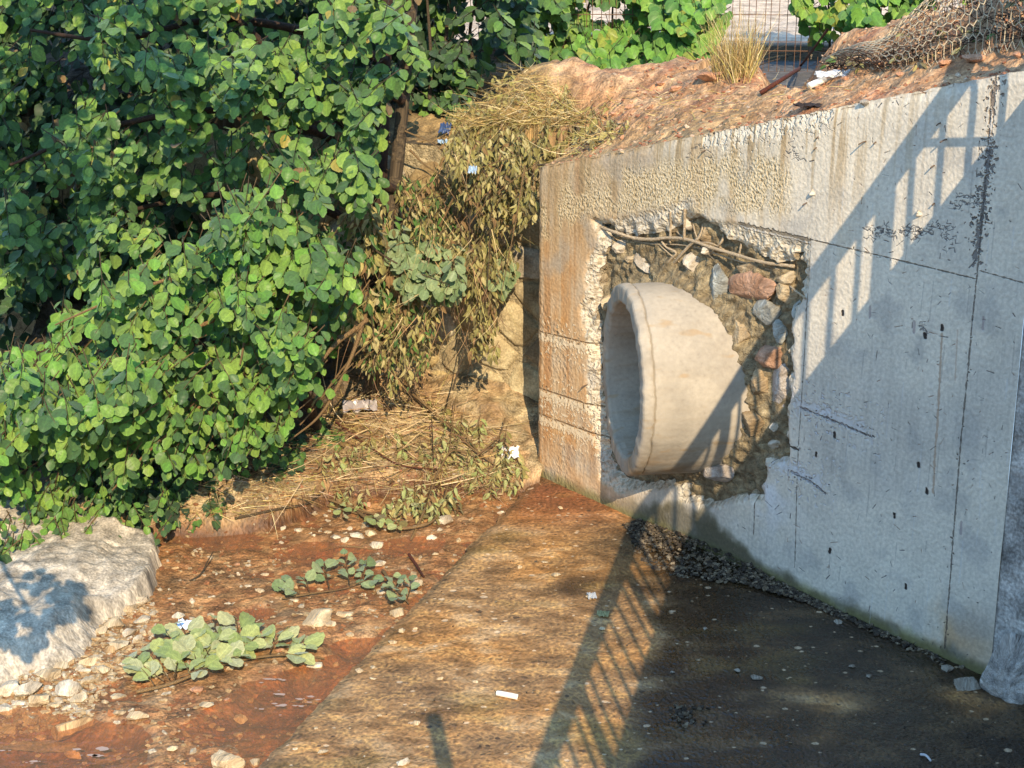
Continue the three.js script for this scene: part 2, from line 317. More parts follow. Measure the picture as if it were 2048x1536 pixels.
  // red soil behind the wall's top and the bank under the trees
  const colHigh = (x, z, h) => {
    const [s, q] = sq(x, z), n = fbm(x * 5, z * 5, 3, 4), f = fbm(x * 30, z * 30, 4, 3);
    let c = mix3([200, 152, 108], [214, 176, 134], sstep(-0.4, 0.4, n + 0.5 * f));
    c = mix3(c, [184, 120, 88], sstep(0.1, 0.5, fbm(x * 3 + 5, z * 3, 9, 3)) * 0.5);
    c = mix3(c, [186, 160, 110], sstep(0.42, 0.06, q + 0.12 * n) * sstep(1.7, 1.2, s) * sstep(-0.2, 0.3, s) * 0.7);
    c = mix3(c, [178, 154, 98], sstep(0.42, 0.1, x + 0.2 * n) * 0.7);
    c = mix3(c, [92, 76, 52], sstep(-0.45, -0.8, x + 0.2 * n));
    const qs = s > 0 ? q : behindStone(x, z) + 0.25;
    c = mix3(c, [150, 122, 90], sstep(1.2, 1.8, qs));
    const k = 1 + 0.26 * f;
    const o = new THREE.Color().setRGB(clamp(c[0] * k / 255), clamp(c[1] * k / 255), clamp(c[2] * k / 255), THREE.SRGBColorSpace);
    return [o.r, o.g, o.b];
  };
  const soil = grid(330, 170, (a, b) => {
    const sn = a * 5.2, q0 = 0.006 + 0.012 * Math.abs(fbm(sn * 14, 2, 1, 3)), p = onWall(sn, 0, -(q0 + b * b * 1.8 + b * 1.2));
    p.y = highGround(p.x, p.z);
    return { p, uv: [p.x, p.z], c: colHigh(p.x, p.z, p.y) };
  });
  const LX0 = -5.2, LX1 = 1.5, LZ0 = -9.0, LZ1 = -15, lp = (a, b) => [lerp(LX0, LX1, a), lerp(LZ0, LZ1, b)];
  const hill = grid(250, 230, (a, b) => {
    let [x, z] = lp(a, b); const e = behindStone(x, z); if (e < 0.045 && e > -0.03) { x -= SWN.x * (e - 0.01) * -1; z += SWN.z * (e - 0.01); }
    const [s, q] = sq(x, z), y = highGround(x, z) - (s > -0.02 ? 0.03 + 0.1 * sstep(0.35, 0.2, q) : 0) - (e < 0.03 && s < 0 ? 0.4 : 0);
    return { p: V(x, y, z), uv: [x, z], c: colHigh(x, z, y) };
  }, (i, j) => { const [x, z] = lp((i + 0.5) / 250, (j + 0.5) / 230); const [s, q] = sq(x, z); return behindStone(x, z) > 0.012 && (s < 0 || q > 0.2); });
  const cat = mergeGeometries([soil, hill]);
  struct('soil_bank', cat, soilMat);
  const asphalt = std({ color: rgb(112, 112, 112), map: rep(grainMap, 3), bumpMap: rep(soilBump, 3), bumpScale: 0.006 });
  const flat = (x0, x1, z0, z1, y, k = 2) => grid(k, k, (a, b) => ({ p: V(lerp(x0, x1, a), y, lerp(z0, z1, b)), uv: [lerp(x0, x1, a) * 0.5, lerp(z0, z1, b) * 0.5] }));
  struct('asphalt_path', flat(0.9, 9, -9.9, -12.3, 1.872), asphalt);
  struct('pavement', flat(-0.6, 22, -12.25, -20, 1.97, 4), std({ color: rgb(236, 218, 194), map: rep(grainMap, 1), roughness: 0.9 }));
  struct('terrain', merge([flat(-70, -2.8, 40, -20, -0.3, 3), flat(4.5, 70, -4, -60, 1.8, 3), flat(-70, 4.6, -19.9, -70, 1.9, 3), flat(-70, 70, 60, 3, -0.25, 3)]), std({ color: rgb(120, 104, 72), map: grainMap, roughness: 0.95 }));
  struct('kerb', box(22.6, 0.22, 0.14, 10.7, 1.87, -12.28, 0.015), std({ color: rgb(150, 140, 124), map: rep(grainMap, 2), bumpMap: rep(stoneBump, 3), bumpScale: 0.01 }));
  const pv = thing('plastered_wall', 'long beige plastered wall across the pavement behind the wire fence', 'wall', [2, 1.95, -19.2]);
  part('wall', box(26, 3.2, 0.25, 0, 1.6, 0), std({ color: rgb(244, 226, 202), map: rep(grainMap, 2), bumpMap: rep(stoneBump, 3), bumpScale: 0.01 }), pv);
  part('coping', box(26.1, 0.08, 0.34, 0, 3.245, 0), std({ color: rgb(190, 180, 168), map: grainMap }), pv);
}

// ------------------------------------------------------------------ concrete wing wall with its broken opening
const HOLE_PX = [[1187, 441], [1212, 452], [1231, 468], [1262, 473], [1289, 470], [1334, 462], [1368, 441], [1388, 436], [1419, 451], [1453, 475], [1484, 499], [1515, 513], [1556, 526], [1582, 523], [1586, 506], [1597, 510], [1600, 548], [1593, 591], [1586, 619], [1576, 636], [1569, 660], [1578, 684], [1569, 708], [1578, 735], [1570, 759], [1569, 800], [1566, 827], [1563, 872], [1570, 898], [1568, 916], [1524, 921], [1523, 954], [1514, 991], [1466, 991], [1432, 1003], [1414, 1008], [1394, 995], [1371, 993], [1376, 970], [1340, 962], [1290, 968], [1250, 962], [1224, 942], [1215, 905], [1208, 870], [1202, 827], [1197, 780], [1196, 740], [1195, 700], [1193, 660], [1184, 622], [1190, 591], [1190, 554], [1200, 513], [1217, 485], [1206, 466]];
const SPALL_PX = [[1180, 436], [1215, 441], [1250, 434], [1300, 424], [1345, 410], [1370, 404], [1384, 428], [1430, 444], [1478, 450], [1520, 462], [1560, 472], [1616, 484], [1618, 560], [1608, 596], [1590, 628], [1582, 660], [1588, 690], [1580, 715], [1588, 740], [1580, 800], [1575, 850], [1579, 900], [1576, 926], [1535, 932], [1532, 960], [1526, 1004], [1466, 1006], [1430, 1018], [1404, 1020], [1384, 1010], [1358, 1002], [1360, 975], [1300, 980], [1240, 985], [1200, 960], [1195, 900], [1180, 840], [1172, 770], [1176, 700], [1160, 640], [1158, 618], [1172, 580], [1168, 552], [1178, 510], [1196, 484], [1190, 462]];
const toSV = (poly) => poly.map(([x, y]) => wallSV(x, y));
const HOLE = (() => { // resampled finely and roughened
  const p = toSV(HOLE_PX), out = []; let k = 0;
  for (let i = 0; i < p.length; i++) { const a = p[i], b = p[(i + 1) % p.length], n = Math.max(1, Math.round(Math.hypot(b[0] - a[0], b[1] - a[1]) / 0.011)); for (let j = 0; j < n; j++, k++) { const t = j / n, x = lerp(a[0], b[0], t), y = lerp(a[1], b[1], t); out.push([x + 0.016 * fbm(x * 22, y * 22, 1, 3), y + 0.016 * fbm(x * 22, y * 22, 7, 3)]); } }
  return out;
})();
const SPALL = toSV(SPALL_PX);
const HONEY = toSV([[1108, 362], [1180, 345], [1300, 330], [1420, 312], [1500, 300], [1592, 300], [1600, 322], [1575, 350], [1580, 380], [1566, 425], [1535, 436], [1480, 430], [1440, 422], [1390, 416], [1300, 428], [1200, 430], [1150, 452], [1120, 500], [1090, 470], [1075, 430], [1080, 380]]);
const PIPE_AXIS = V(-Math.sqrt(1 - 0.154 * 0.154), 0, 0.154), PIPE_M = at(1243, 760, 8.42), PIPE_R = 192 * 8.42 / FOCAL;
const fromPipe = (p) => { const d = p.clone().sub(PIPE_M); return d.addScaledVector(PIPE_AXIS, -d.dot(PIPE_AXIS)).length() - PIPE_R; };
const wallThing = thing('concrete_wall', 'grey concrete retaining wall with a broken opening around the pipe, rust stained at its left end', 'wall');
{
  const S0 = -0.02, S1 = 3.05, VB = -0.12, VT = 2.62, W = 1664, H = 1472;
  const col = new Float32Array(W * H * 3), bmp = new Float32Array(W * H), du = (S1 - S0) / W, dv = (VT - VB) / H;
  // low resolution distance fields
  const fieldOf = (poly) => { const w = 256, h = 224, f = new Float32Array(w * h); for (let j = 0; j < h; j++) for (let i = 0; i < w; i++) f[j * w + i] = sdPoly(poly, lerp(S0, S1, (i + 0.5) / w), lerp(VB, VT, (j + 0.5) / h)); return (u, v) => { const x = clamp(u * w - 0.5, 0, w - 1.001), y = clamp(v * h - 0.5, 0, h - 1.001), i = x | 0, j = y | 0, a = x - i, b = y - j; return lerp(lerp(f[j * w + i], f[j * w + i + 1], a), lerp(f[(j + 1) * w + i], f[(j + 1) * w + i + 1], a), b); }; };
  const fSpall = fieldOf(SPALL), fHoney = fieldOf(HONEY), fHole = fieldOf(HOLE);
  const [wsx] = wallSV(1500, 1000), [rsx, rsy] = wallSV(1890, 1270);
  for (let j = 0, k = 0; j < H; j++) for (let i = 0; i < W; i++, k++) {
    const u = (i + 0.5) / W, v = (j + 0.5) / H, s = S0 + u * (S1 - S0), y = VB + v * (VT - VB);
    const big = fbm(s * 1.6, y * 1.6, 3, 4), mid = fbm(s * 7, y * 5, 5, 4), fine = fbm(s * 60, y * 55, 2, 3), streak = fbm(s * 20, y * 0.9, 8, 4), streak2 = fbm(s * 45, y * 2.2, 18, 3);
    let c = mix3([212, 203, 182], [196, 189, 172], sstep(-0.3, 0.5, big + 0.3 * mid));
    const left = sstep(1.15, 0.2, s + 0.16 * big);
    c = mix3(c, [186, 148, 102], left * (0.8 + 0.5 * mid));
    const run = sstep(-0.15, 0.6, 0.8 * fbm(s * 9, y * 0.7, 48, 3) + 0.5 * streak + 0.2 * streak2);
    c = mix3(c, [172, 124, 76], left * run * 0.7 * sstep(0.0, 0.25, y));
    c = mix3(c, [208, 192, 160], left * sstep(0.15, 0.6, -streak) * 0.4);
    const topRun = sstep(0.75, 0.05, wallTop(s) - y + 0.25 * streak), br = sstep(0.0, 0.4, streak + 0.3 * streak2);
    c = mix3(c, [148, 124, 84], topRun * br * 0.8 * sstep(3.0, 1.6, s));
    c = mix3(c, [176, 146, 104], sstep(1.3, 0.2, wallTop(s) - y) * sstep(2.5, 1.5, s) * sstep(-0.1, 0.5, 0.8 * fbm(s * 6, y * 0.8, 61, 3) + 0.4 * streak) * 0.6);
    c = mix3(c, [150, 136, 108], topRun * 0.35 * sstep(2.6, 0.6, s));
    c = mix3(c, [160, 152, 138], sstep(0.2, 0.6, streak2 * 0.7 + 0.6 * big) * 0.22);
    const hd = fHoney(u, v) + 0.05 * fbm(s * 12, y * 12, 4, 3), hm = sstep(0.05, -0.06, hd) * sstep(-0.55, 0.1, big * 1.4 + mid);
    const pit = fbm(s * 80 + 1.5 * mid, y * 74 + 1.5 * big, 21, 4) + 0.3 * fbm(s * 22, y * 20, 24, 3);
    c = mix3(c, mix3([190, 170, 128], [210, 194, 158], sstep(-0.2, 0.4, pit)), hm * 0.75);
    c = mix3(c, [128, 108, 76], hm * sstep(0.24, 0.6, -pit) * 0.8);
    const roughLeft = sstep(1.15, 0.85, y) * 0 + left * 0.35;
    const sd = fSpall(u, v) + 0.02 * fbm(s * 20, y * 20, 6, 3), sm = sstep(0.012, -0.012, sd);
    c = mix3(c, mix3([206, 196, 172], [164, 150, 124], sstep(-0.1, 0.45, fbm(s * 40, y * 40, 31, 4))), sm * 0.9);
    // lime bloom under the opening, tan patch low on the right, damp foot
    const bloom = Math.exp(-(((s - wsx) / 0.24) ** 2) - (((y - 0.42) / 0.16) ** 2)) * sstep(-0.3, 0.35, mid);
    c = mix3(c, [212, 214, 214], bloom * 0.8);
    const rusty = Math.exp(-(((s - rsx) / 0.3) ** 2) - (((y - rsy) / 0.14) ** 2)) * sstep(-0.35, 0.3, big + 0.5 * mid);
    c = mix3(c, [176, 142, 100], rusty * 0.75);
    const dampH = 0.06 + 0.16 * Math.exp(-(((s - 1.25) / 0.35) ** 2)) + 0.05 * mid;
    c = mix3(c, [84, 78, 56], sstep(dampH + 0.02, dampH - 0.05, y) * (0.4 + 0.5 * sstep(0.6, 1.1, s)));
    c = mix3(c, [116, 112, 62], sstep(0.07, 0.0, y + 0.03 * mid) * 0.7);
    c = mix3(c, [150, 148, 142], sstep(0.28, 0.6, Math.abs(fbm(s * 3, y * 3, 40, 5))) * 0.35);
    const g = 1 + 0.09 * fine + 0.05 * mid;
    col[k * 3] = c[0] * g; col[k * 3 + 1] = c[1] * g; col[k * 3 + 2] = c[2] * g;
    bmp[k] = 0.5 + 0.045 * fine + 0.03 * mid + hm * (0.15 * pit - 0.04) + sm * 0.2 * fbm(s * 60, y * 60, 31, 4) + left * 0.13 * fbm(s * 40, y * 34, 9, 3) * sstep(0, 0.5, big + 0.3);
  }
  // marks on the face: width in metres, colour, strength, change of height, raggedness
  function stroke(px, width, c, alpha, dh = 0, rag = 0.3, seed = 1, sv = false) {
    const P = sv ? px : px.map(([x, y]) => wallSV(x, y));
    for (let n = 0; n < P.length - 1; n++) {
      const [ax, ay] = P[n], [bx, by] = P[n + 1], L = Math.hypot(bx - ax, by - ay) || 1e-6, m = width * 2;
      const i0 = Math.max(0, (Math.min(ax, bx) - m - S0) / du | 0), i1 = Math.min(W - 1, (Math.max(ax, bx) + m - S0) / du | 0), j0 = Math.max(0, (Math.min(ay, by) - m - VB) / dv | 0), j1 = Math.min(H - 1, (Math.max(ay, by) + m - VB) / dv | 0);
      for (let j = j0; j <= j1; j++) for (let i = i0; i <= i1; i++) {
        const s = S0 + (i + 0.5) * du, y = VB + (j + 0.5) * dv, t = clamp(((s - ax) * (bx - ax) + (y - ay) * (by - ay)) / (L * L));
        const d = Math.hypot(s - ax - (bx - ax) * t, y - ay - (by - ay) * t), w = width * 0.5 * (1 + rag * 2 * fbm(s * 40, y * 40, seed, 3));
        const a = alpha * sstep(w, w * 0.55, d); if (a <= 0) continue;
        const k = j * W + i; if (c) for (let q = 0; q < 3; q++) col[k * 3 + q] = lerp(col[k * 3 + q], c[q], a);
        bmp[k] += dh * a;
      }
    }
  }
  const dk = [74, 66, 54], wh = [216, 208, 192];
  // board joints: broken white ridges at the left end, fine lines to the right
  for (const [a, b, e] of [[[1064, 659], [1197, 692], 1], [[1066, 772], [1199, 816], 2], [[1066, 823], [1216, 878], 3]]) {
    stroke([[a[0], a[1] + 9], [b[0], b[1] + 11]], 0.05, [222, 208, 176], 0.75, 0.1, 1.5, e); stroke([a, b], 0.007, [112, 88, 58], 0.75, -0.3, 1.1, e);
  }
  stroke([[1478, 448], [1540, 462], [1618, 481]], 0.022, [120, 108, 88], 0.7, -0.3, 0.6, 5); stroke([[1478, 453], [1618, 487]], 0.014, wh, 0.7, 0.2, 0.5, 6);
  stroke([[1620, 479], [1800, 521], [1951, 558]], 0.006, dk, 0.6, -0.25, 0.8, 7); stroke([[1957, 541], [2046, 566]], 0.006, dk, 0.55, -0.25, 0.8, 8);
  stroke([[1621, 480], [1605, 769], [1596, 900], [1589, 1135]], 0.005, dk, 0.55, -0.2, 0.8, 9);
  stroke([[1985, 165], [1968, 400], [1945, 640], [1922, 880], [1889, 1297]], 0.007, dk, 0.6, -0.3, 0.9, 10);
  stroke([[1990, 160], [1975, 330]], 0.024, [120, 106, 92], 0.85, -0.3, 1.2, 11); stroke([[1984, 222], [1974, 345]], 0.02, wh, 0.9, 0.3, 0.9, 12);
  stroke([[1980, 300], [1962, 440], [1950, 520]], 0.02, [96, 92, 88], 0.75, -0.3, 1.6, 13);
  stroke([[1600, 815], [1660, 838], [1743, 874]], 0.01, [84, 78, 74], 0.8, -0.35, 0.9, 14); stroke([[1595, 808], [1650, 824], [1725, 858]], 0.06, [196, 196, 196], 0.5, -0.18, 1.2, 15);
  stroke([[1583, 944], [1620, 962], [1651, 986]], 0.011, [96, 92, 90], 0.8, -0.35, 0.9, 16); stroke([[1560, 930], [1600, 944], [1640, 968]], 0.06, [202, 204, 206], 0.5, -0.15, 1.2, 17);
  stroke([[1560, 885], [1597, 900]], 0.012, dk, 0.9, -0.4, 0.5, 18);
  stroke([[1509, 995], [1508, 1068]], 0.006, dk, 0.7, -0.2, 0.6, 19); stroke([[1884, 668], [1876, 820], [1866, 985]], 0.014, [168, 142, 116], 0.7, 0, 0.5, 20); stroke([[1915, 660], [1910, 760]], 0.01, [176, 150, 126], 0.5, 0, 0.5, 21);
  const r = rng(5);
  const flake = (cx, cy, n, w, h, seed) => { for (let i = 0; i < n; i++) { const x = cx + (r() - 0.5) * w, y = cy + (r() - 0.5) * h, a = r() * 6.3, L = 3 + r() * 9; stroke([[x, y], [x + Math.cos(a) * L, y + Math.sin(a) * L * 0.7], [x + Math.cos(a + 0.9) * L * 1.5, y + Math.sin(a + 0.9) * L]], 0.0025 + 0.0035 * r(), [84, 82, 80], 0.65, -0.1, 0.7, seed + i); } };
  flake(1935, 402, 34, 70, 26, 50); flake(1785, 464, 52, 110, 24, 90); flake(1868, 462, 34, 90, 30, 150); flake(1905, 486, 10, 40, 40, 190); flake(1845, 655, 12, 16, 16, 230); flake(1400, 300, 10, 60, 20, 260); flake(1590, 305, 14, 26, 30, 290);
  for (let i = 0; i < 420; i++) { // scratches, pits and drips all over
    const x = 1450 + r() * 600, y = 160 + r() * 1180, a = r() * 6.3, L = 2 + r() * r() * 22;
    stroke([[x, y], [x + Math.cos(a) * L, y + Math.sin(a) * L]], 0.002 + 0.003 * r(), r() < 0.7 ? [84, 80, 76] : [150, 118, 96], 0.5 + 0.4 * r(), -0.12, 0.4, i);
  }
  for (let i = 0; i < 60; i++) { const x = 1620 + r() * 420, y = 300 + r() * 900, L = 15 + r() * 70; stroke([[x, y], [x - L * 0.1, y + L]], 0.004 + 0.006 * r(), r() < 0.5 ? [200, 202, 202] : [132, 126, 116], 0.3, 0, 0.5, i + 700); }
  for (const [x, y] of [[1884, 655], [1685, 627], [1850, 672], [1670, 870], [1632, 908], [1660, 1101], [1812, 1172], [1837, 930], [1853, 981], [1789, 1032]]) stroke([[x, y - 3], [x, y + 3]], 0.017, [46, 38, 32], 0.95, -0.8, 0.5, x);
  for (const [x, y] of [[1740, 626], [1829, 655], [1967, 648], [1923, 1057]]) stroke([[x, y - 12], [x - 1, y + 10]], 0.016, [150, 136, 132], 0.6, -0.1, 0.3, x);
  stroke([[1426, 250], [1424, 266]], 0.018, [40, 34, 26], 0.95, -0.8, 0.4, 77);
  for (let i = 0; i < 26; i++) { const x = 1400 + i * 10 + r() * 8, sv = wallSV(x, 300), yy = wallTop(sv[0]) - 0.015; stroke([[sv[0], yy], [sv[0] + 0.02 * (r() - 0.5), yy - 0.02 - 0.05 * r()]], 0.03 * (0.4 + r()), [220, 212, 190], 0.85, -0.25, 0.9, i + 900, true); }

  const map = tex(W, H, (u, v, i, j) => { const k = (j * W + i) * 3; return [col[k], col[k + 1], col[k + 2]]; }, true, THREE.ClampToEdgeWrapping);
  const bump = tex(W, H, (u, v, i, j) => 255 * clamp(bmp[j * W + i]), false, THREE.ClampToEdgeWrapping);
  const mat = std({ map, bumpMap: bump, bumpScale: 0.03, roughness: 0.86 });
  const uvOf = (s, y) => [(s - S0) / (S1 - S0), (y - VB) / (VT - VB)];
  // front face as a sheet with the opening cut out of it
  const NU = 264, NV = 224, sdv = new Float32Array((NU + 1) * (NV + 1));
  const lip = (s, y) => { // how far the broken rim falls back
    const a = sdPoly(HOLE, s, y), b = fSpall((s - S0) / (S1 - S0), (y - VB) / (VT - VB));
    if (b > 0.012) return 0; const t = clamp(a / (a - Math.min(b, -0.001)));
    return -(0.04 * (1 - t) ** 1.3 + 0.008) * (0.8 + 0.9 * fbm(s * 14, y * 14, 5, 5)) * sstep(0.012, -0.006, b);
  };
  const face = grid(NU, NV, (a, b, i, j) => {
    let s = a * S1, y = lerp(VB, wallTop(a * S1) + 0.007 * fbm(a * 60, 3, 1, 3), b), d = sdPoly(HOLE, s, y);
    if (i === 0) s = 0.012 * fbm(y * 9, 2, 2, 4);
    if (Math.abs(d) < 0.0085) { const e = 0.002, gx = (sdPoly(HOLE, s + e, y) - d) / e, gy = (sdPoly(HOLE, s, y + e) - d) / e, m = gx * gx + gy * gy || 1; s -= gx * d / m; y -= gy * d / m; d = 0; }
    sdv[j * (NU + 1) + i] = d;
    const top = sstep(0.05, 0.0, wallTop(s) - y) * (0.006 + 0.012 * Math.abs(fbm(s * 16, 5, 1, 3))), end = sstep(0.02, 0, s) * 0.008;
    return { p: onWall(s, y, (d > 0.25 ? 0 : lip(s, y)) + 0.0035 * fbm(s * 3, y * 3, 2, 2) - top - end), uv: uvOf(s, y) };
  }, (i, j, q) => Math.min(...q.map((k) => sdv[k])) > -0.0045);
  part('wall_face', face, mat, wallThing);
  const brokenMat = std({ color: rgb(192, 178, 150), map: rep(stoneMap, 5), bumpMap: rep(stoneBump, 5), bumpScale: 0.02, roughness: 0.95 });
  const reveal = grid(HOLE.length, 12, (a, b, i) => {
    const k = i % HOLE.length, h = HOLE[k], pv = HOLE[(k + HOLE.length - 1) % HOLE.length], nx = HOLE[(k + 1) % HOLE.length];
    const tx = nx[0] - pv[0], ty = nx[1] - pv[1], l = Math.hypot(tx, ty) || 1, w0 = lip(h[0], h[1]), dep = lerp(w0 + 0.002, -0.2, b);
    const o = (0.03 * fbm(h[0] * 14, h[1] * 14, dep * 20, 4) + 0.012) * Math.sin(Math.PI * Math.min(1, b * 1.4)) * sstep(0, 0.15, b);
    return { p: onWall(h[0] + ty / l * o, h[1] - tx / l * o, dep), uv: [i * 0.011, b * 0.2] };
  });
  part('broken_edge', reveal, brokenMat, wallThing);
  // sides, back and top of the wall
  const backMat = std({ color: rgb(150, 138, 118), map: rep(grainMap, 2), bumpMap: rep(stoneBump, 4), bumpScale: 0.01 });
  const ring = [[0.0, 0], [0.0, -0.28], [S1, -0.28], [S1, 0]];
  part('wall_back', merge([
    grid(1, 24, (a, b) => ({ p: onWall(0.012 * fbm(lerp(VB, wallTop(0), b) * 9, 2, 2, 4), lerp(VB, wallTop(0), b), lerp(-0.006, -0.28, a)) })),
    grid(60, 1, (a, b) => ({ p: onWall(a * S1, wallTop(a * S1) - 0.004, lerp(-0.012, -0.28, b)) })),
  ]), backMat, wallThing);
  // grey mortar that fills the opening round the pipe
  const mortarMat = std({ vertexColors: true, map: rep(grainMap, 3), bumpMap: rep(soilBump, 3), bumpScale: 0.014, roughness: 0.88 });
  const mS0 = 0.3, mS1 = 2.02, mV0 = 0.2, mV1 = 1.72;
  const mortarW = (s, y) => {
    const n = fbm(s * 5, y * 5, 3, 3), f = fbm(s * 17, y * 17, 9, 4), ridged = 1 - Math.abs(fbm(s * 9, y * 11, 4, 3)) * 2.2;
    const pd = fromPipe(onWall(s, y, -0.05));
    let w = -0.066 + 0.028 * n + 0.024 * f + 0.012 * ridged;
    w += (0.055 - 0.02 * n) * Math.exp(-Math.max(0, pd) / 0.075) * sstep(0.35, 0.75, s);
    return w;
  };
  const mortar = grid(170, 150, (a, b) => {
    const s = lerp(mS0, mS1, a), y = lerp(mV0, mV1, b), w = mortarW(s, y), n = fbm(s * 6, y * 6, 2, 3), f = fbm(s * 30, y * 30, 7, 3);
    const c = mix3(mix3([178, 162, 126], [152, 136, 104], sstep(-0.3, 0.4, n)), [196, 184, 152], sstep(0.1, 0.5, f) * 0.5);
    const q = new THREE.Color().setRGB(c[0] / 255, c[1] / 255, c[2] / 255, THREE.SRGBColorSpace);
    return { p: onWall(s, y, w), uv: [s * 1.3, y * 1.3], c: [q.r, q.g, q.b] };
  }, (i, j) => { const s = lerp(mS0, mS1, (i + 0.5) / 170), y = lerp(mV0, mV1, (j + 0.5) / 150); return fromPipe(onWall(s, y, mortarW(s, y))) > -0.05; });
  part('mortar', mortar, mortarMat, wallThing);
  part('joint_filler', grid(1, 30, (a, b) => ({ p: onWall(S1 - 0.001, lerp(VB, wallTop(S1) - 0.01, b), lerp(-0.012, -0.28, a)) })), std({ color: rgb(84, 76, 66), bumpMap: soilBump, bumpScale: 0.02 }), wallThing);
  // stones set in the mortar
  const white = stone(206, 196, 178), cream = stone(192, 174, 142), blue = stone(176, 180, 174), pink = stone(192, 154, 128), lilac = stone(196, 190, 184), tan = stone(168, 148, 116);
  for (const [x, y, w, h, m, turn] of [[1421, 571, 40, 76, blue, -0.15], [1491, 580, 92, 52, pink, 0.12], [1478, 540, 52, 27, cream, 0.1], [1278, 536, 56, 26, white, -0.3], [1368, 531, 28, 30, white, 0.5], [1556, 560, 36, 20, cream, 0.2], [1559, 587, 34, 32, cream, 0], [1517, 627, 48, 38, blue, 0.4], [1470, 668, 42, 54, cream, 0.2], [1543, 662, 24, 42, blue, 0.2], [1527, 714, 52, 36, pink, 0], [1546, 784, 40, 74, lilac, -0.15], [1502, 844, 36, 42, tan, 0], [1508, 774, 26, 52, tan, 0.2], [1539, 858, 16, 18, white, 0.4], [1535, 893, 24, 14, white, 0.5], [1436, 944, 48, 32, lilac, 0.3], [1582, 626, 16, 30, blue, 0.2], [1225, 500, 20, 24, white, 0.2], [1246, 520, 16, 12, cream, 0], [1358, 452, 20, 18, white, 0], [1398, 468, 24, 26, tan, 0.2], [1200, 610, 16, 22, cream, 0], [1404, 500, 16, 16, white, 0.5]]) {
    const [s, v] = wallSV(x, y), k = wallHit(x, y).distanceTo(CAM) / FOCAL, g = rock(w * k * 0.84, h * k * 0.78, 0.05 + 0.02 * r(), 900 + x, 9, 13);
    g.rotateZ(turn);
    const m4 = new THREE.Matrix4().makeBasis(WD, V(0, 1, 0), WN); g.applyMatrix4(m4);
    const p = onWall(s, v, mortarW(s, v) - 0.012); g.translate(p.x, p.y, p.z);
    part('stone', g, m, wallThing);
  }
  // reinforcing bars left hanging across the opening
  const rust = std({ color: rgb(205, 188, 160), map: stoneMap, bumpMap: stoneBump, bumpScale: 0.003, roughness: 0.85 });
  const bar = (pts, rad, w) => part('reinforcing_bar', tube(pts.map(([x, y, o = 0]) => wallHit(x, y, w + o)), rad, rad, 8, pts.length * 6, 0.25), rust, wallThing);
  bar([[1188, 449, -0.02], [1231, 465, 0.02], [1268, 476], [1303, 479], [1334, 476], [1375, 479], [1419, 494], [1470, 509], [1528, 525], [1590, 533, -0.03]], 0.0085, -0.025);
  bar([[1195, 455, -0.02], [1222, 472, -0.01], [1227, 480]], 0.007, -0.04);
  bar([[1369, 418, 0.01], [1369, 450], [1368, 478]], 0.0065, -0.02); bar([[1340, 424, 0.02], [1341, 452], [1340, 486]], 0.006, -0.03);
  bar([[1408, 449, -0.03], [1400, 472], [1378, 492], [1360, 512], [1347, 528, -0.02]], 0.008, -0.03);
  bar([[1323, 482], [1332, 494], [1352, 506], [1340, 520], [1330, 530], [1318, 546], [1308, 560, -0.03]], 0.006, -0.035);
  bar([[1210, 462, -0.03], [1290, 486], [1380, 492], [1470, 520], [1560, 545, -0.03]], 0.004, -0.045); bar([[1385, 440, -0.02], [1392, 470], [1410, 500], [1430, 520, -0.03]], 0.004, -0.04); bar([[1300, 470, -0.03], [1330, 500], [1365, 530, -0.02]], 0.0035, -0.035); bar([[1352, 462, -0.03], [1380, 484], [1420, 486], [1450, 500, -0.03]], 0.004, -0.03);
  bar([[1448, 470, -0.03], [1444, 482], [1436, 492]], 0.006, -0.03); bar([[1483, 486, -0.02], [1481, 496], [1479, 506]], 0.005, -0.03);
  bar([[1540, 528, -0.03], [1556, 538], [1580, 541, -0.04]], 0.005, -0.05); bar([[1580, 572, -0.04], [1594, 584], [1612, 597, 0.01]], 0.005, -0.01);
  // wire ends and nails that stick out of the face
  const iron = std({ color: rgb(110, 92, 76), roughness: 0.7, metalness: 0.4 }), pale = stone(220, 214, 200);
  for (const [x, y, L] of [[1735, 282, 0.05], [1640, 272, 0.018], [1896, 278, 0.045], [1884, 245, 0.03], [1616, 405, 0.03], [1872, 330, 0.03], [1413, 300, 0.03], [1176, 769, 0.045], [1636, 294, 0.02], [1755, 283, 0.02], [1872, 405, 0.02]]) { const p = wallHit(x, y, -0.01); part('nail', tube([p, p.clone().addScaledVector(WN, L * 0.6).add(V(0, -0.002, 0)), p.clone().addScaledVector(WN, L + 0.01).add(V(0.004, -0.008, 0))], 0.0035, 0.003, 6), iron, wallThing); }
  for (const [x, y] of [[1626, 385], [1839, 427]]) { const p = wallHit(x, y, 0); const g = rock(0.016, 0.016, 0.03, x, 2); g.applyMatrix4(new THREE.Matrix4().makeBasis(WD, V(0, 1, 0), WN)).translate(p.x, p.y, p.z); part('plug', g, pale, wallThing); }
}

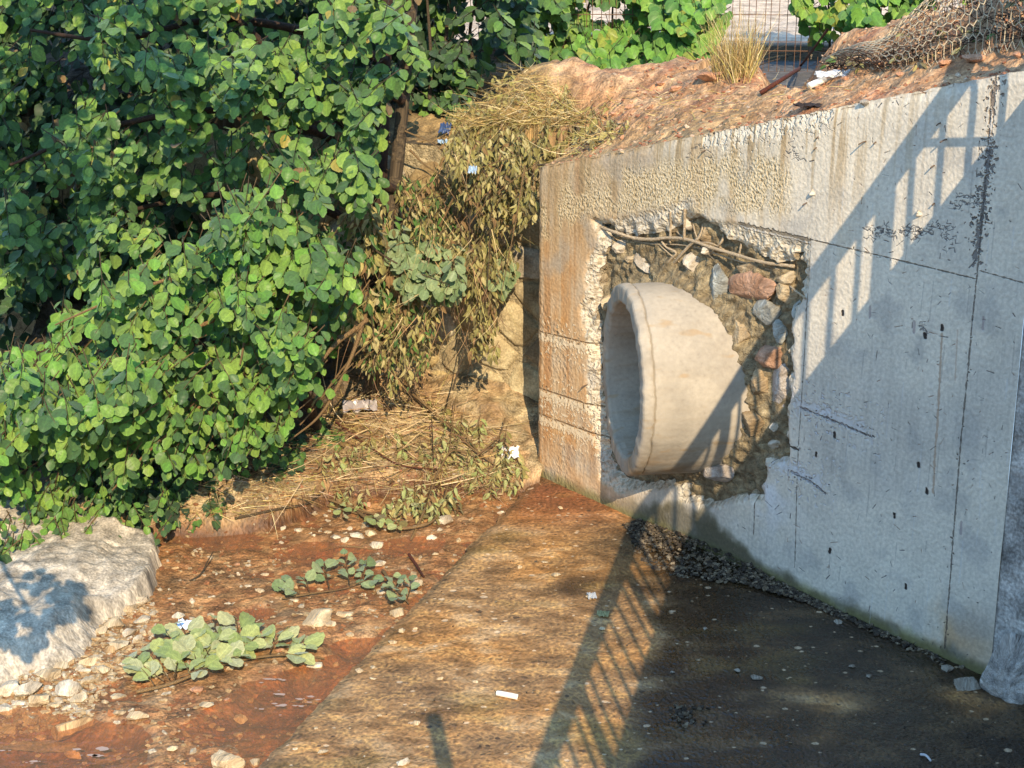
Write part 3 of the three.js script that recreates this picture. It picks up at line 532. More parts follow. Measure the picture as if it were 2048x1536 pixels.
// ------------------------------------------------------------------ stones
function rock(rx, ry, rz, seed, detail = 3, cuts = 11) {
  if (detail < 5) { // small stones: sharp broken facets
    const q = rng(Math.round(seed * 13) + 7), pts = [];
    for (let i = 0; i < 20; i++) { const a = q() * 6.283, z = q() * 2 - 1, s = Math.sqrt(1 - z * z), R = 0.78 + 0.3 * q(); pts.push(V(s * Math.cos(a) * R * rx, z * R * ry, s * Math.sin(a) * R * rz)); }
    const g = new ConvexGeometry(pts), uvs = []; for (let i = 0; i < g.attributes.position.count; i++) uvs.push((g.attributes.position.getX(i) + g.attributes.position.getZ(i) * 0.6) * 3 + seed, (g.attributes.position.getY(i) + g.attributes.position.getZ(i) * 0.4) * 3);
    g.setAttribute('uv', new THREE.Float32BufferAttribute(uvs, 2)); return g;
  }
  const r = rng(Math.round(seed * 13) + 7), planes = [];
  for (let i = 0; i < cuts; i++) { const a = r() * 6.283, z = r() * 2 - 1, s = Math.sqrt(1 - z * z); planes.push([V(s * Math.cos(a), s * Math.sin(a), z), 0.5 + 0.34 * r()]); }
  const g = mergeVertices(new THREE.IcosahedronGeometry(1, detail).deleteAttribute('uv').deleteAttribute('normal'), 1e-4), p = g.attributes.position, uv = [];
  for (let i = 0; i < p.count; i++) {
    const v = V(p.getX(i), p.getY(i), p.getZ(i)).normalize(); let R = 1;
    for (const [n, d] of planes) { const k = v.dot(n); if (k > 0.05) R = Math.min(R, d / k); }
    R *= 1 + 0.09 * fbm3(v.x * 2.6 + seed, v.y * 2.6, v.z * 2.6, 4);
    p.setXYZ(i, v.x * R * rx, v.y * R * ry, v.z * R * rz);
    uv.push((v.x * rx + v.z * rz * 0.6) * 3 + seed, (v.y * ry + v.z * rz * 0.4) * 3);
  }
  g.setAttribute('uv', new THREE.Float32BufferAttribute(uv, 2));
  return toCreasedNormals(g, 0.42);
}
const pebbleGeos = [];
{ const r = rng(77); for (let k = 0; k < 5; k++) { const pts = []; for (let i = 0; i < 15; i++) { const a = r() * 6.283, z = r() * 2 - 1, s = Math.sqrt(1 - z * z), R = 0.8 + 0.3 * r(); pts.push(V(s * Math.cos(a) * R, z * R * 0.6, s * Math.sin(a) * R * 0.8)); } const g = new ConvexGeometry(pts); const uv = []; for (let i = 0; i < g.attributes.position.count; i++) uv.push(g.attributes.position.getX(i) * 0.3, g.attributes.position.getZ(i) * 0.3); g.setAttribute('uv', new THREE.Float32BufferAttribute(uv, 2)); pebbleGeos.push(g); } }
const M4 = new THREE.Matrix4(), Q4 = new THREE.Quaternion(), E4 = new THREE.Euler();
function instanced(name, geo, mat, list, parent) {
  const m = new THREE.InstancedMesh(geo, mat, list.length); m.name = name; m.castShadow = m.receiveShadow = true;
  list.forEach((d, i) => { m.setMatrixAt(i, d.m); if (d.c) m.setColorAt(i, d.c); });
  m.userData.kind = 'stuff'; (parent || scene).add(m); return m;
}
function scatter(name, label, category, mat, n, seed, place, tint) {
  const o = thing(name, label, category); o.userData.kind = 'stuff';
  const r = rng(seed), lists = pebbleGeos.map(() => []);
  for (let i = 0; i < n; i++) { const d = place(r); if (!d) continue; lists[(r() * 5) | 0].push({ m: new THREE.Matrix4().compose(d.p, Q4.clone().setFromEuler(E4.set((r() - 0.5) * 0.9, r() * 6.3, (r() - 0.5) * 0.9)), V(d.s * (0.8 + 0.7 * r()), d.s * (0.6 + 0.6 * r()), d.s)), c: tint(r) }); }
  lists.forEach((l, k) => l.length && instanced('pebbles', pebbleGeos[k], mat, l, o));
  return o;
}

// ------------------------------------------------------------------ concrete pipe
{
  const t = thing('concrete_pipe', 'round concrete pipe jutting out of the broken wall over the apron', 'pipe', PIPE_M.toArray());
  const B = PIPE_AXIS.clone().cross(V(0, 1, 0)).normalize(), C = V(0, 1, 0);
  const conc = tex(512, 512, (u, v) => {
    const n = tileNoise(u, v, 5, 5, 11), f = tileNoise(u, v, 50, 3, 3), s = tileNoise(u, v * 0.4, 14, 3, 6);
    let c = mix3([170, 160, 141], [156, 147, 130], sstep(-0.4, 0.5, n)); c = mix3(c, [160, 132, 94], sstep(0.3, 0.6, s) * 0.5); c = mix3(c, [140, 130, 116], sstep(0.4, 0.7, -f) * 0.25);
    const k = 1 + 0.06 * f; return [c[0] * k, c[1] * k, c[2] * k];
  });
  const cb = tex(640, 640, (u, v) => 128 + 60 * tileNoise(u, v, 8, 6, 11) + 14 * tileNoise(u, v, 70, 2, 4), false);
  const mat = std({ map: conc, bumpMap: cb, bumpScale: 0.008, roughness: 0.85, vertexColors: true });
  const soil = (th, l, inside) => { // silt smears and drip marks
    const low = Math.exp(-(((th - Math.PI - (inside ? 0 : 0.62)) / 0.3) ** 2)), n = fbm(th * 5, l * 7, 3, 4), drip = sstep(0.1, 0.5, fbm(th * 16, l * 2.5, 6, 3)) * sstep(Math.PI * 2, Math.PI, th);
    let c = mix3([1, 1, 1], [0.74, 0.56, 0.36], clamp(low * (0.5 + 1.2 * n) * (inside ? 1 : sstep(-0.45, -0.12, l))));
    c = mix3(c, [0.8, 0.72, 0.6], 0.5 * drip); return mix3(c, [0.84, 0.82, 0.8], 0.6 * sstep(0.15, 0.5, fbm(th * 3 + 4, l * 6, 11, 3)));
  };
  const P = (th, r, l) => C.clone().multiplyScalar(Math.cos(th) * r).addScaledVector(B, Math.sin(th) * r).addScaledVector(PIPE_AXIS, l);
  const R = PIPE_R, RI = R * 0.79;
  const collarEnd = (th) => -0.058 + 0.010 * fbm(Math.cos(th) * 6, Math.sin(th) * 6, 2, 4);
  const body = [[R - 0.014, -0.045], [R - 0.014, -0.052], [R - 0.004, -0.06], [R, -0.085], [R + 0.002, -0.3], [R + 0.002, -0.6], [R, -1.3]];
  const NT = 220;
  part('barrel', grid(NT, 40, (a, b) => {
    const th = a * 2 * Math.PI, k = b * (body.length - 1), i = Math.min(k | 0, body.length - 2), f = k - i;
    let r = lerp(body[i][0], body[i + 1][0], f), l = lerp(body[i][1], body[i + 1][1], f);
    if (l > -0.1) l += collarEnd(th) + 0.058 - 0.005;
    r += 0.0022 * fbm(Math.cos(th) * 3, Math.sin(th) * 3, l * 5, 4) + 0.004 * sstep(-0.3, -0.9, l) * fbm(th * 3, l * 9, 1, 3);
    if (th > 4.0 && th < 4.6) r += 0.0015 * Math.sign(th - 4.3);
    return { p: P(th, r, l), uv: [a * 2.6, l * 0.9], c: soil(th, l) };
  }), mat, t);
  const rim = [[RI, -1.6], [RI, -0.7], [RI, -0.2], [RI + 0.002, -0.05], [RI + 0.008, -0.012], [RI + 0.018, -0.002], [RI + 0.03, 0], [R - 0.024, 0], [R - 0.012, -0.002], [R - 0.003, -0.008], [R + 0.002, -0.02], [R + 0.004, -0.042], [R + 0.001, -0.053], [R - 0.018, -0.058]];
  part('collar', grid(NT, 52, (a, b) => {
    const th = a * 2 * Math.PI, k = b * (rim.length - 1), i = Math.min(k | 0, rim.length - 2), f = k - i;
    let r = lerp(rim[i][0], rim[i + 1][0], f), l = lerp(rim[i][1], rim[i + 1][1], f);
    if (i > 9) { const w = sstep(-0.02, -0.058, l); l += w * (collarEnd(th) + 0.058); }
    const rough = l > -0.12 ? 0.004 : 0.002; r += rough * fbm(Math.cos(th) * 5, Math.sin(th) * 5, l * 12 + 4, 4); l += (l > -0.03 ? 0.008 : 0) * fbm(Math.cos(th) * 7, Math.sin(th) * 7, 9, 4);
    return { p: P(th, r, l), uv: [a * 2.6 + 0.3, (l + r) * 0.9], c: r < RI + 0.004 ? soil(th, l, true) : soil(th, l * 0.6) };
  }), mat, t);
  const deb = solo('rubble_piece', rock(0.075, 0.05, 0.05, 51, 3), stone(118, 110, 100), 'dark lump of rubble lying inside the mouth of the concrete pipe', 'rubble');
  deb.position.copy(PIPE_M).addScaledVector(PIPE_AXIS, -0.33).add(V(0, -RI + 0.035, 0)).addScaledVector(B, RI * 0.1);
}

// ------------------------------------------------------------------ abutment at the right edge, bridge and its railing (out of the frame, their shadow falls across it)
const RAIL_O = V(1.41629593, 3.6, -2.55598556), RAIL_D = V(0.21367126, 0, -0.97690562), RAIL_N = V(0.97690562, 0, 0.21367126);
const onRail = (s, y, off = 0) => RAIL_O.clone().addScaledVector(RAIL_D, s).addScaledVector(RAIL_N, off).setY(y);
{
  const cm = tex(512, 512, (u, v) => { const n = tileNoise(u, v, 6, 6, 21), f = tileNoise(u, v, 70, 2, 8); const k = 160 + 60 * n + 50 * f; return [k, k * 0.975, k * 0.92]; });
  const mat = std({ map: cm, bumpMap: stoneBump, bumpScale: 0.02 });
  const ab = thing('bridge_abutment', 'rough grey concrete bridge abutment at the right end of the wall', 'abutment');
  const dir = V(0.60, 0, 0.80).normalize(), nn = V(-dir.z, 0, dir.x);
  const A0 = onWall(3.047, 0, -0.006);
  const q = (a, y, w) => A0.clone().addScaledVector(dir, a).addScaledVector(nn, w).setY(y);
  part('abutment_face', merge([grid(60, 110, (a, b) => { const s = a * 1.2, y = lerp(-0.1, 2.35, b); return { p: q(s, y, 0.01 * fbm(s * 7, y * 7, 3, 5) * sstep(0, 0.05, s)) , uv: [s, y] }; }),
    grid(2, 60, (a, b) => { const y = lerp(-0.1, 2.35, b); return { p: q(0.004 * fbm(y * 20, 1, 1, 3), y, -0.02 - a * 0.3), uv: [a * 0.3, y] }; })]), mat, ab);
  part('footing', rock(0.13, 0.26, 0.13, 33, 12, 14).translate(...q(0.12, 0.02, 0.02).toArray()), mat, ab);
  const br = thing('bridge', 'concrete bridge deck beside the stream whose shadow lies over the apron and the wall', 'bridge');
  const deck = (s0, s1, y0, y1, o0, o1) => { const g = box(o1 - o0, y1 - y0, s1 - s0, 0, 0, 0, 0.02); g.applyMatrix4(new THREE.Matrix4().makeBasis(RAIL_N, V(0, 1, 0), RAIL_D.clone().negate())); const c = onRail((s0 + s1) / 2, (y0 + y1) / 2, (o0 + o1) / 2); return g.translate(c.x, c.y, c.z); };
  part('deck', deck(-7, 9, 2.36, 2.72, 0.02, 4.6), mat, br);
  part('kerb', deck(-7, 9, 2.722, 2.98, 0, 0.3), mat, br);
  const rl = thing('bridge_railing', 'steel bridge railing with upright bars whose striped shadow crosses the pipe', 'railing');
  const steel = std({ color: rgb(96, 104, 108), roughness: 0.5, metalness: 0.6 });
  const beam = (a, b, w, h) => { const L = a.distanceTo(b), g = box(w, h, L, 0, 0, 0, 0.006), m = new THREE.Matrix4().lookAt(b, a, V(0, 1, 0.001)); m.setPosition(a.clone().add(b).multiplyScalar(0.5)); return g.applyMatrix4(m); };
  part('top_rail', beam(onRail(-7, 3.468, 0.012), onRail(9, 3.468, 0.012), 0.014, 0.15), steel, rl);
  part('bottom_rail', beam(onRail(-7, 2.995, 0.012), onRail(9, 2.995, 0.012), 0.014, 0.03), steel, rl);
  for (let k = -5; k <= 5; k++) part('post', beam(onRail(1.055 + k * 1.262, 2.98, 0.012), onRail(1.055 + k * 1.262, 3.4, 0.012), 0.03, 0.15), steel, rl);
  const barAt = (s) => part('baluster', beam(onRail(s, 3.0, 0.012), onRail(s, 3.4, 0.012), 0.012, 0.05), steel, rl);
  for (let k = -5; k < 5; k++) for (let j = 0; j < 6; j++) barAt(1.055 + k * 1.262 + 0.172 + j * 0.184 - (k === 1 ? 0 : 0));
  part('shadow_brace', beam(onRail(2.46, 3.49, 0.02), onRail(2.98, 3.02, 0.02), 0.006, 0.028), steel, rl);  // invented brace, angled to cast the level bar of shadow on the wall
  part('shadow_brace', beam(onRail(3.02, 3.38, 0.02), onRail(3.36, 3.0, 0.02), 0.006, 0.10), steel, rl);  // second invented brace, its shadow cuts off a lit slot on the wall
  const lp = thing('shadow_post', 'unseen slim steel post beside the bridge whose narrow shadow points across the apron', 'post', [0.63, 0, -0.15]);  // unseen post, stood here so that its shadow falls on the apron
  part('pole', tube([V(0, -0.2, 0), V(0, 3.9, 0)], 0.04, 0.034, 16, 4), steel, lp); part('base_plate', box(0.2, 0.03, 0.2, 0, 0.02, 0), steel, lp);
}

// ------------------------------------------------------------------ old rubble stone wall
{
  const t = thing('stone_wall', 'old rubble stone wall with pale mortar, half hidden by wilted vines', 'wall');
  const P = (u, v, w) => SW0.clone().addScaledVector(SWD, u).addScaledVector(SWN, w).setY(v);
  const mm = std({ color: rgb(196, 180, 142), map: rep(grainMap, 2), bumpMap: rep(soilBump, 2), bumpScale: 0.02 });
  part('mortar', grid(120, 60, (a, b) => { const u = a * 6.6 - 0.1, v = -0.1 + b * 1.82; return { p: P(u, v, 0.012 * fbm(u * 5, v * 5, 3, 4) + 0.006 * fbm(u * 22, v * 22, 3, 3)), uv: [u, v] }; }), mm, t);
  part('wall_top', grid(60, 2, (a, b) => ({ p: P(a * 6.6 - 0.1, 1.72, -b * 0.3), uv: [a * 6.6, b * 0.5] })), std({ color: rgb(116, 100, 70), map: rep(grainMap, 2), bumpMap: rep(soilBump, 2), bumpScale: 0.02 }), t);
  const r = rng(21), sites = [], tints = [[196, 176, 128], [180, 166, 132], [204, 190, 152], [172, 150, 108], [190, 182, 162], [164, 150, 122]].map((c) => stone(...c, 0.95));
  const CU = 0.27, CV = 0.2;
  for (let j = -1; j <= 10; j++) for (let i = -1; i <= 9; i++) sites.push([(i + 0.5 + (j % 2) * 0.5 + (r() - 0.5) * 0.75) * CU, (j + 0.5 + (r() - 0.5) * 0.7) * CV, i >= 0 && i <= 8 && j >= 0 && j <= 7]);
  for (const [x, y, live] of sites) {
    if (!live) continue;
    let poly = [[x - 0.5, y - 0.5], [x + 0.5, y - 0.5], [x + 0.5, y + 0.5], [x - 0.5, y + 0.5]];
    for (const [ox, oy] of sites) {
      const dx = ox - x, dy = oy - y, d = Math.hypot(dx, dy); if (d < 1e-6 || d > 0.9) continue;
      const lim = d / 2 - 0.011, out = [];
      for (let k = 0; k < poly.length; k++) { const a = poly[k], b = poly[(k + 1) % poly.length], fa = ((a[0] - x) * dx + (a[1] - y) * dy) / d - lim, fb = ((b[0] - x) * dx + (b[1] - y) * dy) / d - lim; if (fa <= 0) out.push(a); if (fa * fb < 0) { const q = fa / (fa - fb); out.push([lerp(a[0], b[0], q), lerp(a[1], b[1], q)]); } }
      poly = out;
    }
    if (poly.length < 3) continue;
    const fine = []; for (let k = 0; k < poly.length; k++) { const a = poly[k], b = poly[(k + 1) % poly.length]; fine.push([lerp(a[0], b[0], 0.2), lerp(a[1], b[1], 0.2)], [lerp(a[0], b[0], 0.8), lerp(a[1], b[1], 0.8)]); }
    const n = fine.length, out = 0.008 + 0.016 * r(), pos = [], uv = [], idx = [];
    for (const [k, w] of [[1.0, -0.02], [0.97, out * 0.6], [0.82, out], [0.45, out + 0.007]]) for (const [a, b] of fine) { const u = x + (a - x) * k, v = y + (b - y) * k, p = P(u, v, w + (w > 0 ? 0.007 * fbm(u * 14, v * 14, x * 5, 3) : 0)); pos.push(p.x, p.y, p.z); uv.push(u * 1.5 + x, v * 1.5); }
    const c = P(x, y, out + 0.009); pos.push(c.x, c.y, c.z); uv.push(x * 2.5, y * 1.5);
    for (let q = 0; q < 3; q++) for (let k = 0; k < n; k++) { const a = q * n + k, b = q * n + (k + 1) % n; idx.push(a, a + n, b, b, a + n, b + n); }
    for (let k = 0; k < n; k++) idx.push(3 * n + k, 4 * n, 3 * n + (k + 1) % n);
    const g = new THREE.BufferGeometry(); g.setAttribute('position', new THREE.Float32BufferAttribute(pos, 3)); g.setAttribute('uv', new THREE.Float32BufferAttribute(uv, 2)); g.setIndex(idx); g.computeVertexNormals();
    part('stone', g, tints[(r() * tints.length) | 0], t);
  }
}

// ------------------------------------------------------------------ leaves
function leafGeo(w, rows, cup, droop, serr, obov = 1.25) {
  const pos = [], uv = [], idx = [];
  for (let j = 0; j <= rows; j++) {
    const t = j / rows, hw = w * 0.5 * Math.pow(Math.sin(Math.PI * Math.pow(clamp(t, 0.0, 0.985), obov)), obov > 1.2 ? 0.52 : 0.72) + (j === 0 ? 0.006 : 0), s = hw * (1 + (j % 2 ? serr : -serr));
    const z = -droop * t * t;
    pos.push(-s, t + (j % 2 ? 0.02 : 0), z + cup * hw + 0.02 * Math.sin(j * 2.1), 0, t, z, s, t + (j % 2 ? 0.02 : 0), z + cup * hw - 0.02 * Math.sin(j * 2.4));
    uv.push(0.5 - s / w * 0.96, t, 0.5, t, 0.5 + s / w * 0.96, t);
    if (j) { const a = (j - 1) * 3, b = j * 3; idx.push(a, a + 1, b + 1, a, b + 1, b, a + 1, a + 2, b + 2, a + 1, b + 2, b + 1); }
  }
  const st = pos.length / 3; pos.push(-0.012, 0.02, 0, 0.012, 0.02, 0, 0, -0.28, -0.05); uv.push(0.5, 0.02, 0.5, 0.02, 0.5, 0); idx.push(st, st + 2, st + 1);
  const g = new THREE.BufferGeometry(); g.setAttribute('position', new THREE.Float32BufferAttribute(pos, 3)); g.setAttribute('uv', new THREE.Float32BufferAttribute(uv, 2)); g.setIndex(idx); g.computeVertexNormals(); return g;
}
function ivyGeo(pts, cup) { // outline of half a leaf: angle from the tip, radius
  const o = [...pts.map(([a, q]) => [-a, q]).reverse(), ...pts.slice(1)], pos = [0, 0.42, -cup * 0.6], uv = [0.5, 0.42], idx = [];
  o.forEach(([a, q], i) => { const x = Math.sin(a * Math.PI / 180) * q, y = 0.42 + Math.cos(a * Math.PI / 180) * q; pos.push(x, y, cup * Math.abs(x) * (1 + 0.4 * (i % 2)) - 0.1 * y * y); uv.push(0.5 + x, y); if (i) idx.push(0, i + 1, i); });
  idx.push(0, 1, o.length);
  const g = new THREE.BufferGeometry(); g.setAttribute('position', new THREE.Float32BufferAttribute(pos, 3)); g.setAttribute('uv', new THREE.Float32BufferAttribute(uv, 2)); g.setIndex(idx); g.computeVertexNormals(); return g;
}
const ALDER = [leafGeo(0.78, 9, 0.42, 0.3, 0.05), leafGeo(0.82, 9, -0.32, -0.2, 0.05), leafGeo(0.86, 9, 0.16, 0.12, 0.05), leafGeo(0.8, 9, -0.22, 0.2, 0.05), leafGeo(0.9, 9, 0.3, 0.05, 0.05)], ALDER_FAR = leafGeo(0.84, 5, 0.18, 0.12, 0.05);
const IVY = [ivyGeo([[0, 0.58], [22, 0.42], [48, 0.5], [72, 0.4], [105, 0.48], [140, 0.42], [172, 0.3], [180, 0.22]], 0.2), ivyGeo([[0, 0.6], [30, 0.46], [62, 0.47], [100, 0.46], [135, 0.44], [165, 0.36], [180, 0.2]], -0.15)];
const WILT = [leafGeo(0.42, 6, 0.7, 0.5, 0, 1.0), leafGeo(0.34, 6, -0.9, -0.35, 0, 0.95), leafGeo(0.5, 6, 1.1, 0.8, 0.06, 1.0)];
const LANCE = [leafGeo(0.4, 6, 0.4, 0.25, 0, 0.95), leafGeo(0.46, 6, -0.3, 0.15, 0, 1)];
const leafMap = tex(256, 256, (u, v) => {
  const x = (u - 0.5) * 2, side = Math.abs(x), ph = (v - side * 0.42) * 9, f = ph - Math.floor(ph), vein = Math.exp(-(((f - 0.5) / 0.1) ** 2)) * sstep(0, 0.08, side), mid = Math.exp(-((x / 0.045) ** 2)), n = tileNoise(u, v, 6, 4, 3);
  const k = 212 + 34 * n + 30 * Math.max(mid, vein * 0.6); return [k, k, k * 0.95];
});
const leafBump = tex(256, 256, (u, v) => { const x = (u - 0.5) * 2, side = Math.abs(x), ph = (v - side * 0.42) * 9, f = ph - Math.floor(ph); return 150 - 90 * Math.exp(-(((f - 0.5) / 0.16) ** 2)) * sstep(0, 0.1, side) - 80 * Math.exp(-((x / 0.06) ** 2)) + 30 * tileNoise(u, v, 8, 3, 2); }, false);
const leafMat = (c, o = {}) => new THREE.MeshPhysicalMaterial({ color: c, map: leafMap, bumpMap: leafBump, bumpScale: 0.0022, roughness: 0.92, transmission: 0.28, thickness: 0, clearcoat: 0.28, clearcoatRoughness: 0.36, side: THREE.DoubleSide, ...o });
const dullLeaf = (c, o = {}) => leafMat(c, { clearcoat: 0.05, transmission: 0.25, roughness: 1, ...o });
function leafSet(tints, dull) { const mk = dull ? dullLeaf : leafMat, cols = tints.map((t) => rgb(...t)); return { cols, mats: cols.map((c) => mk(c)), any: mk(new THREE.Color(1, 1, 1)) }; }
const GREEN = leafSet([[82, 126, 52], [98, 146, 54], [70, 112, 54], [132, 176, 66], [84, 128, 62], [150, 186, 74], [102, 146, 58], [124, 160, 62], [186, 172, 76], [146, 116, 66]]);
const BRIGHT = leafSet([[104, 162, 56], [126, 182, 64], [86, 142, 54], [146, 190, 74], [110, 158, 72], [164, 178, 68]]);
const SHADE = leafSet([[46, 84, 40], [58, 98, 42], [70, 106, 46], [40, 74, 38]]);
const DRY = leafSet([[186, 178, 106], [156, 146, 82], [212, 198, 128], [134, 122, 70], [168, 134, 88], [220, 206, 146]], true);
const PALEG = leafSet([[156, 178, 128], [140, 166, 112], [170, 188, 130], [126, 152, 96]]);
const CUT = leafSet([[186, 200, 124], [200, 208, 140], [160, 180, 104], [208, 210, 156]]);
function leafMatrix(l) {
  const y = l.tip.clone().normalize(), z = l.n.clone().addScaledVector(y, -l.n.dot(y)); if (z.lengthSq() < 1e-6) z.set(0.1, 1, 0.2); z.normalize();
  return new THREE.Matrix4().makeBasis(y.clone().cross(z).multiplyScalar(l.s * (l.w || 1)), y.multiplyScalar(l.s), z.multiplyScalar(l.s)).setPosition(l.p);
}
function emitLeaves(parent, leaves, geos, far, set, most = 300) {
  const seen = leaves.map((l, i) => { const [x, y, z] = proj(l.p); return { i, k: x > 0 && x < 2048 && y > 0 && y < 1536 && z > 0 ? l.s / z * (0.6 + 0.4 * Math.abs(l.n.dot(FWD))) * (l.front ?? 1) / (z * z) : -1 }; }).filter((d) => d.k > 0).sort((a, b) => b.k - a.k).slice(0, most);
  const own = new Set(seen.map((d) => d.i)), rest = geos.length ? [[], []] : [[]];
  leaves.forEach((l, i) => {
    const m = leafMatrix(l);
    if (own.has(i)) { const o = new THREE.Mesh(geos[i % geos.length], set.mats[l.c % set.mats.length]); o.name = 'leaf'; o.castShadow = o.receiveShadow = true; m.decompose(o.position, o.quaternion, o.scale); parent.add(o); }
    else rest[i % 2].push({ m, c: set.cols[l.c % set.cols.length].clone().multiplyScalar(0.86 + 0.28 * ((i * 0.618) % 1)) });
  });
  rest.forEach((l, k) => l.length && instanced('foliage', k ? far : geos[0], set.any, l, parent));
}
const SUNV = LIGHT.clone().multiplyScalar(-1);
// a twig with leaves on both sides, from a to b
function spray(out, twigs, r, a, b, n, s0, s1, o = {}) {
  const d = b.clone().sub(a), L = d.length(); d.normalize();
  const sag = V(0, -L * (o.sag ?? 0.12), 0), mid = a.clone().add(b).multiplyScalar(0.5).addScaledVector(sag, -0.5).add(V((r() - 0.5) * L * 0.2, (r() - 0.5) * L * 0.1, (r() - 0.5) * L * 0.2));
  const q = (t) => a.clone().multiplyScalar((1 - t) * (1 - t)).addScaledVector(mid, 2 * t * (1 - t)).addScaledVector(b, t * t);
  if (twigs) twigs.push(tube([a, q(0.5), b], o.tr ?? 0.0035, 0.0012, 3, 4));
  const up = (o.up ?? V(0, 0.75, 0)).clone();
  for (let i = 0; i < n; i++) {
    const t = 0.18 + 0.82 * (i + r() * 0.6) / n, p = q(Math.min(1, t)), dir = q(Math.min(1, t + 0.05)).sub(q(Math.max(0, t - 0.05))).normalize();
    const side = dir.clone().cross(V(0, 1, 0)); if (side.lengthSq() < 0.01) side.set(1, 0, 0); side.normalize().multiplyScalar(i % 2 ? 1 : -1);
    const tip = dir.clone().multiplyScalar(0.55 + 0.4 * r()).addScaledVector(side, 0.5 + 0.5 * r()).add(V((r() - 0.5) * 0.5, (o.hang ?? -0.25) + (r() - 0.5) * 0.5, (r() - 0.5) * 0.5));
    if (i === n - 1) tip.copy(dir).add(V(0, -0.2, 0));
    const nn = up.clone().addScaledVector(SUNV, o.sun ?? 0.45).add(V((r() - 0.5) * 1.7, (r() - 0.5) * 1.2, (r() - 0.5) * 1.5 + 0.1));
    const s = lerp(s0, s1, r()) * (0.75 + 0.35 * Math.sin(Math.PI * Math.min(1, t)));
    out.push({ p: p.addScaledVector(tip.clone().normalize(), s * 0.2), tip, n: nn, s, c: r() < 0.025 ? 8 + ((r() * 2) | 0) : (r() * 8) | 0, w: 0.85 + 0.3 * r() });
  }
}
// fills an outline seen in the photograph with sprays at their real distances
function crown(out, twigs, r, poly, count, depth, o = {}) {
  let x0 = 1e9, x1 = -1e9, y0 = 1e9, y1 = -1e9; for (const [x, y] of poly) { x0 = Math.min(x0, x); x1 = Math.max(x1, x); y0 = Math.min(y0, y); y1 = Math.max(y1, y); }
  let made = 0;
  for (let tries = 0; made < count && tries < count * 30; tries++) {
    const x = lerp(x0, x1, r()), y = lerp(y0, y1, r()); if (!inPoly(poly, x, y)) continue;
    const n = fbm(x / 150, y / 130, o.seed ?? 1, 3); if (n < (o.gap ?? -0.25) && r() < (o.gapK ?? 0.85)) continue;
    const z = depth(x, y) - (o.lump ?? 0.4) * n + (r() ** 1.5) * (o.thick ?? 0.5), b = at(x, y, z), L = lerp(o.l0 ?? 0.18, o.l1 ?? 0.38, r());
    const a = b.clone().add(V((r() - 0.5) * 1.1 + (o.dx ?? 0), 0.15 + 0.5 * r() + (o.dy ?? 0), -0.5 - 0.5 * r()).normalize().multiplyScalar(L));
    spray(out, twigs, r, a, b, Math.round(lerp(o.n0 ?? 5, o.n1 ?? 9, r())), o.s0 ?? 0.055, o.s1 ?? 0.098, o); made++;
  }
}

// ------------------------------------------------------------------ trees and plants
const limb = (pts, r0, r1, wob = 0.15) => tube(pts.map(([x, y, z]) => at(x, y, z)), r0, r1, 8, pts.length * 4, wob);
{ // the large alder, upper left
  const t = thing('alder_tree', 'large alder with round glossy leaves that fills the upper left above the stream', 'tree');
  const r = rng(101), L = [], T = [];
  const root = hit(735, 770);
  part('trunk', tube([root.clone().add(V(0, -0.1, 0)), at(752, 700, 9.55), at(768, 560, 9.5), at(782, 430, 9.45), at(797, 300, 9.4), at(808, 170, 9.35), at(818, 60, 9.3), at(835, -120, 9.25), at(840, -420, 9.2)], 0.045, 0.03, 10, 40, 0.12), barkGrey, t);
  part('trunk', tube([at(742, 640, 9.75), at(752, 480, 9.75), at(760, 300, 9.7), at(766, 150, 9.7), at(772, 0, 9.6), at(780, -250, 9.5)], 0.055, 0.04, 10, 30, 0.12), barkDark, t);
  for (const b of [[[770, 120, 9.65], [600, 60, 9.3], [420, 40, 9.1], [230, 80, 9.0], [60, 60, 8.9]], [[758, 330, 9.7], [600, 250, 9.3], [430, 220, 9.1], [200, 260, 9.0], [20, 330, 8.9]], [[752, 470, 9.7], [600, 400, 9.4], [420, 390, 9.2], [220, 430, 9.1]], [[805, 200, 9.3], [700, 150, 9.0], [600, 170, 8.8]], [[790, 380, 9.4], [700, 340, 9.1], [640, 330, 8.9]], [[700, 260, 9.5], [560, 120, 9.2], [380, -40, 9.0], [150, -160, 8.8]]]) part('limb', limb(b, 0.03, 0.008), barkDark, t);
  const poly = [[-260, -260], [820, -260], [790, -40], [775, 70], [772, 150], [770, 210], [735, 260], [745, 330], [735, 390], [690, 420], [600, 430], [500, 470], [380, 520], [230, 560], [90, 590], [-260, 620]];
  const dep = (x, y) => 8.85 + 0.28 * sstep(600, 0, x) - 0.15 * sstep(400, 780, x) * sstep(100, 400, y);
  crown(L, T, r, poly, 580, dep, { seed: 3, gap: 0.04, gapK: 0.95, lump: 0.95, thick: 0.3, s0: 0.032, s1: 0.09 });
  crown(L, T, r, poly, 560, (x, y) => dep(x, y) + 0.8, { seed: 8, gap: -0.5, lump: 0.5, thick: 0.7, s0: 0.045, s1: 0.08 });
  for (const q of [[[560, 300], [720, 330], [770, 385], [745, 430], [640, 430], [560, 380]], [[600, 60], [770, 40], [775, 130], [700, 190], [590, 160]], [[640, 180], [800, 170], [790, 220], [760, 260], [650, 250]], [[280, 120], [480, 90], [520, 200], [380, 260], [260, 220]]]) crown(L, T, r, q, 22, () => 8.45, { seed: 5, gap: -2, thick: 0.2, s0: 0.055, s1: 0.092 });
  crown(L, T, r, [[770, -60], [850, -60], [850, 120], [830, 190], [780, 190]], 9, () => 9.1, { seed: 6, gap: -1, thick: 0.2, s0: 0.045, s1: 0.085 });
  part('twigs', merge(T), barkGrey, t).userData.kind = 'stuff';
  emitLeaves(t, L, ALDER, ALDER_FAR, GREEN);
}
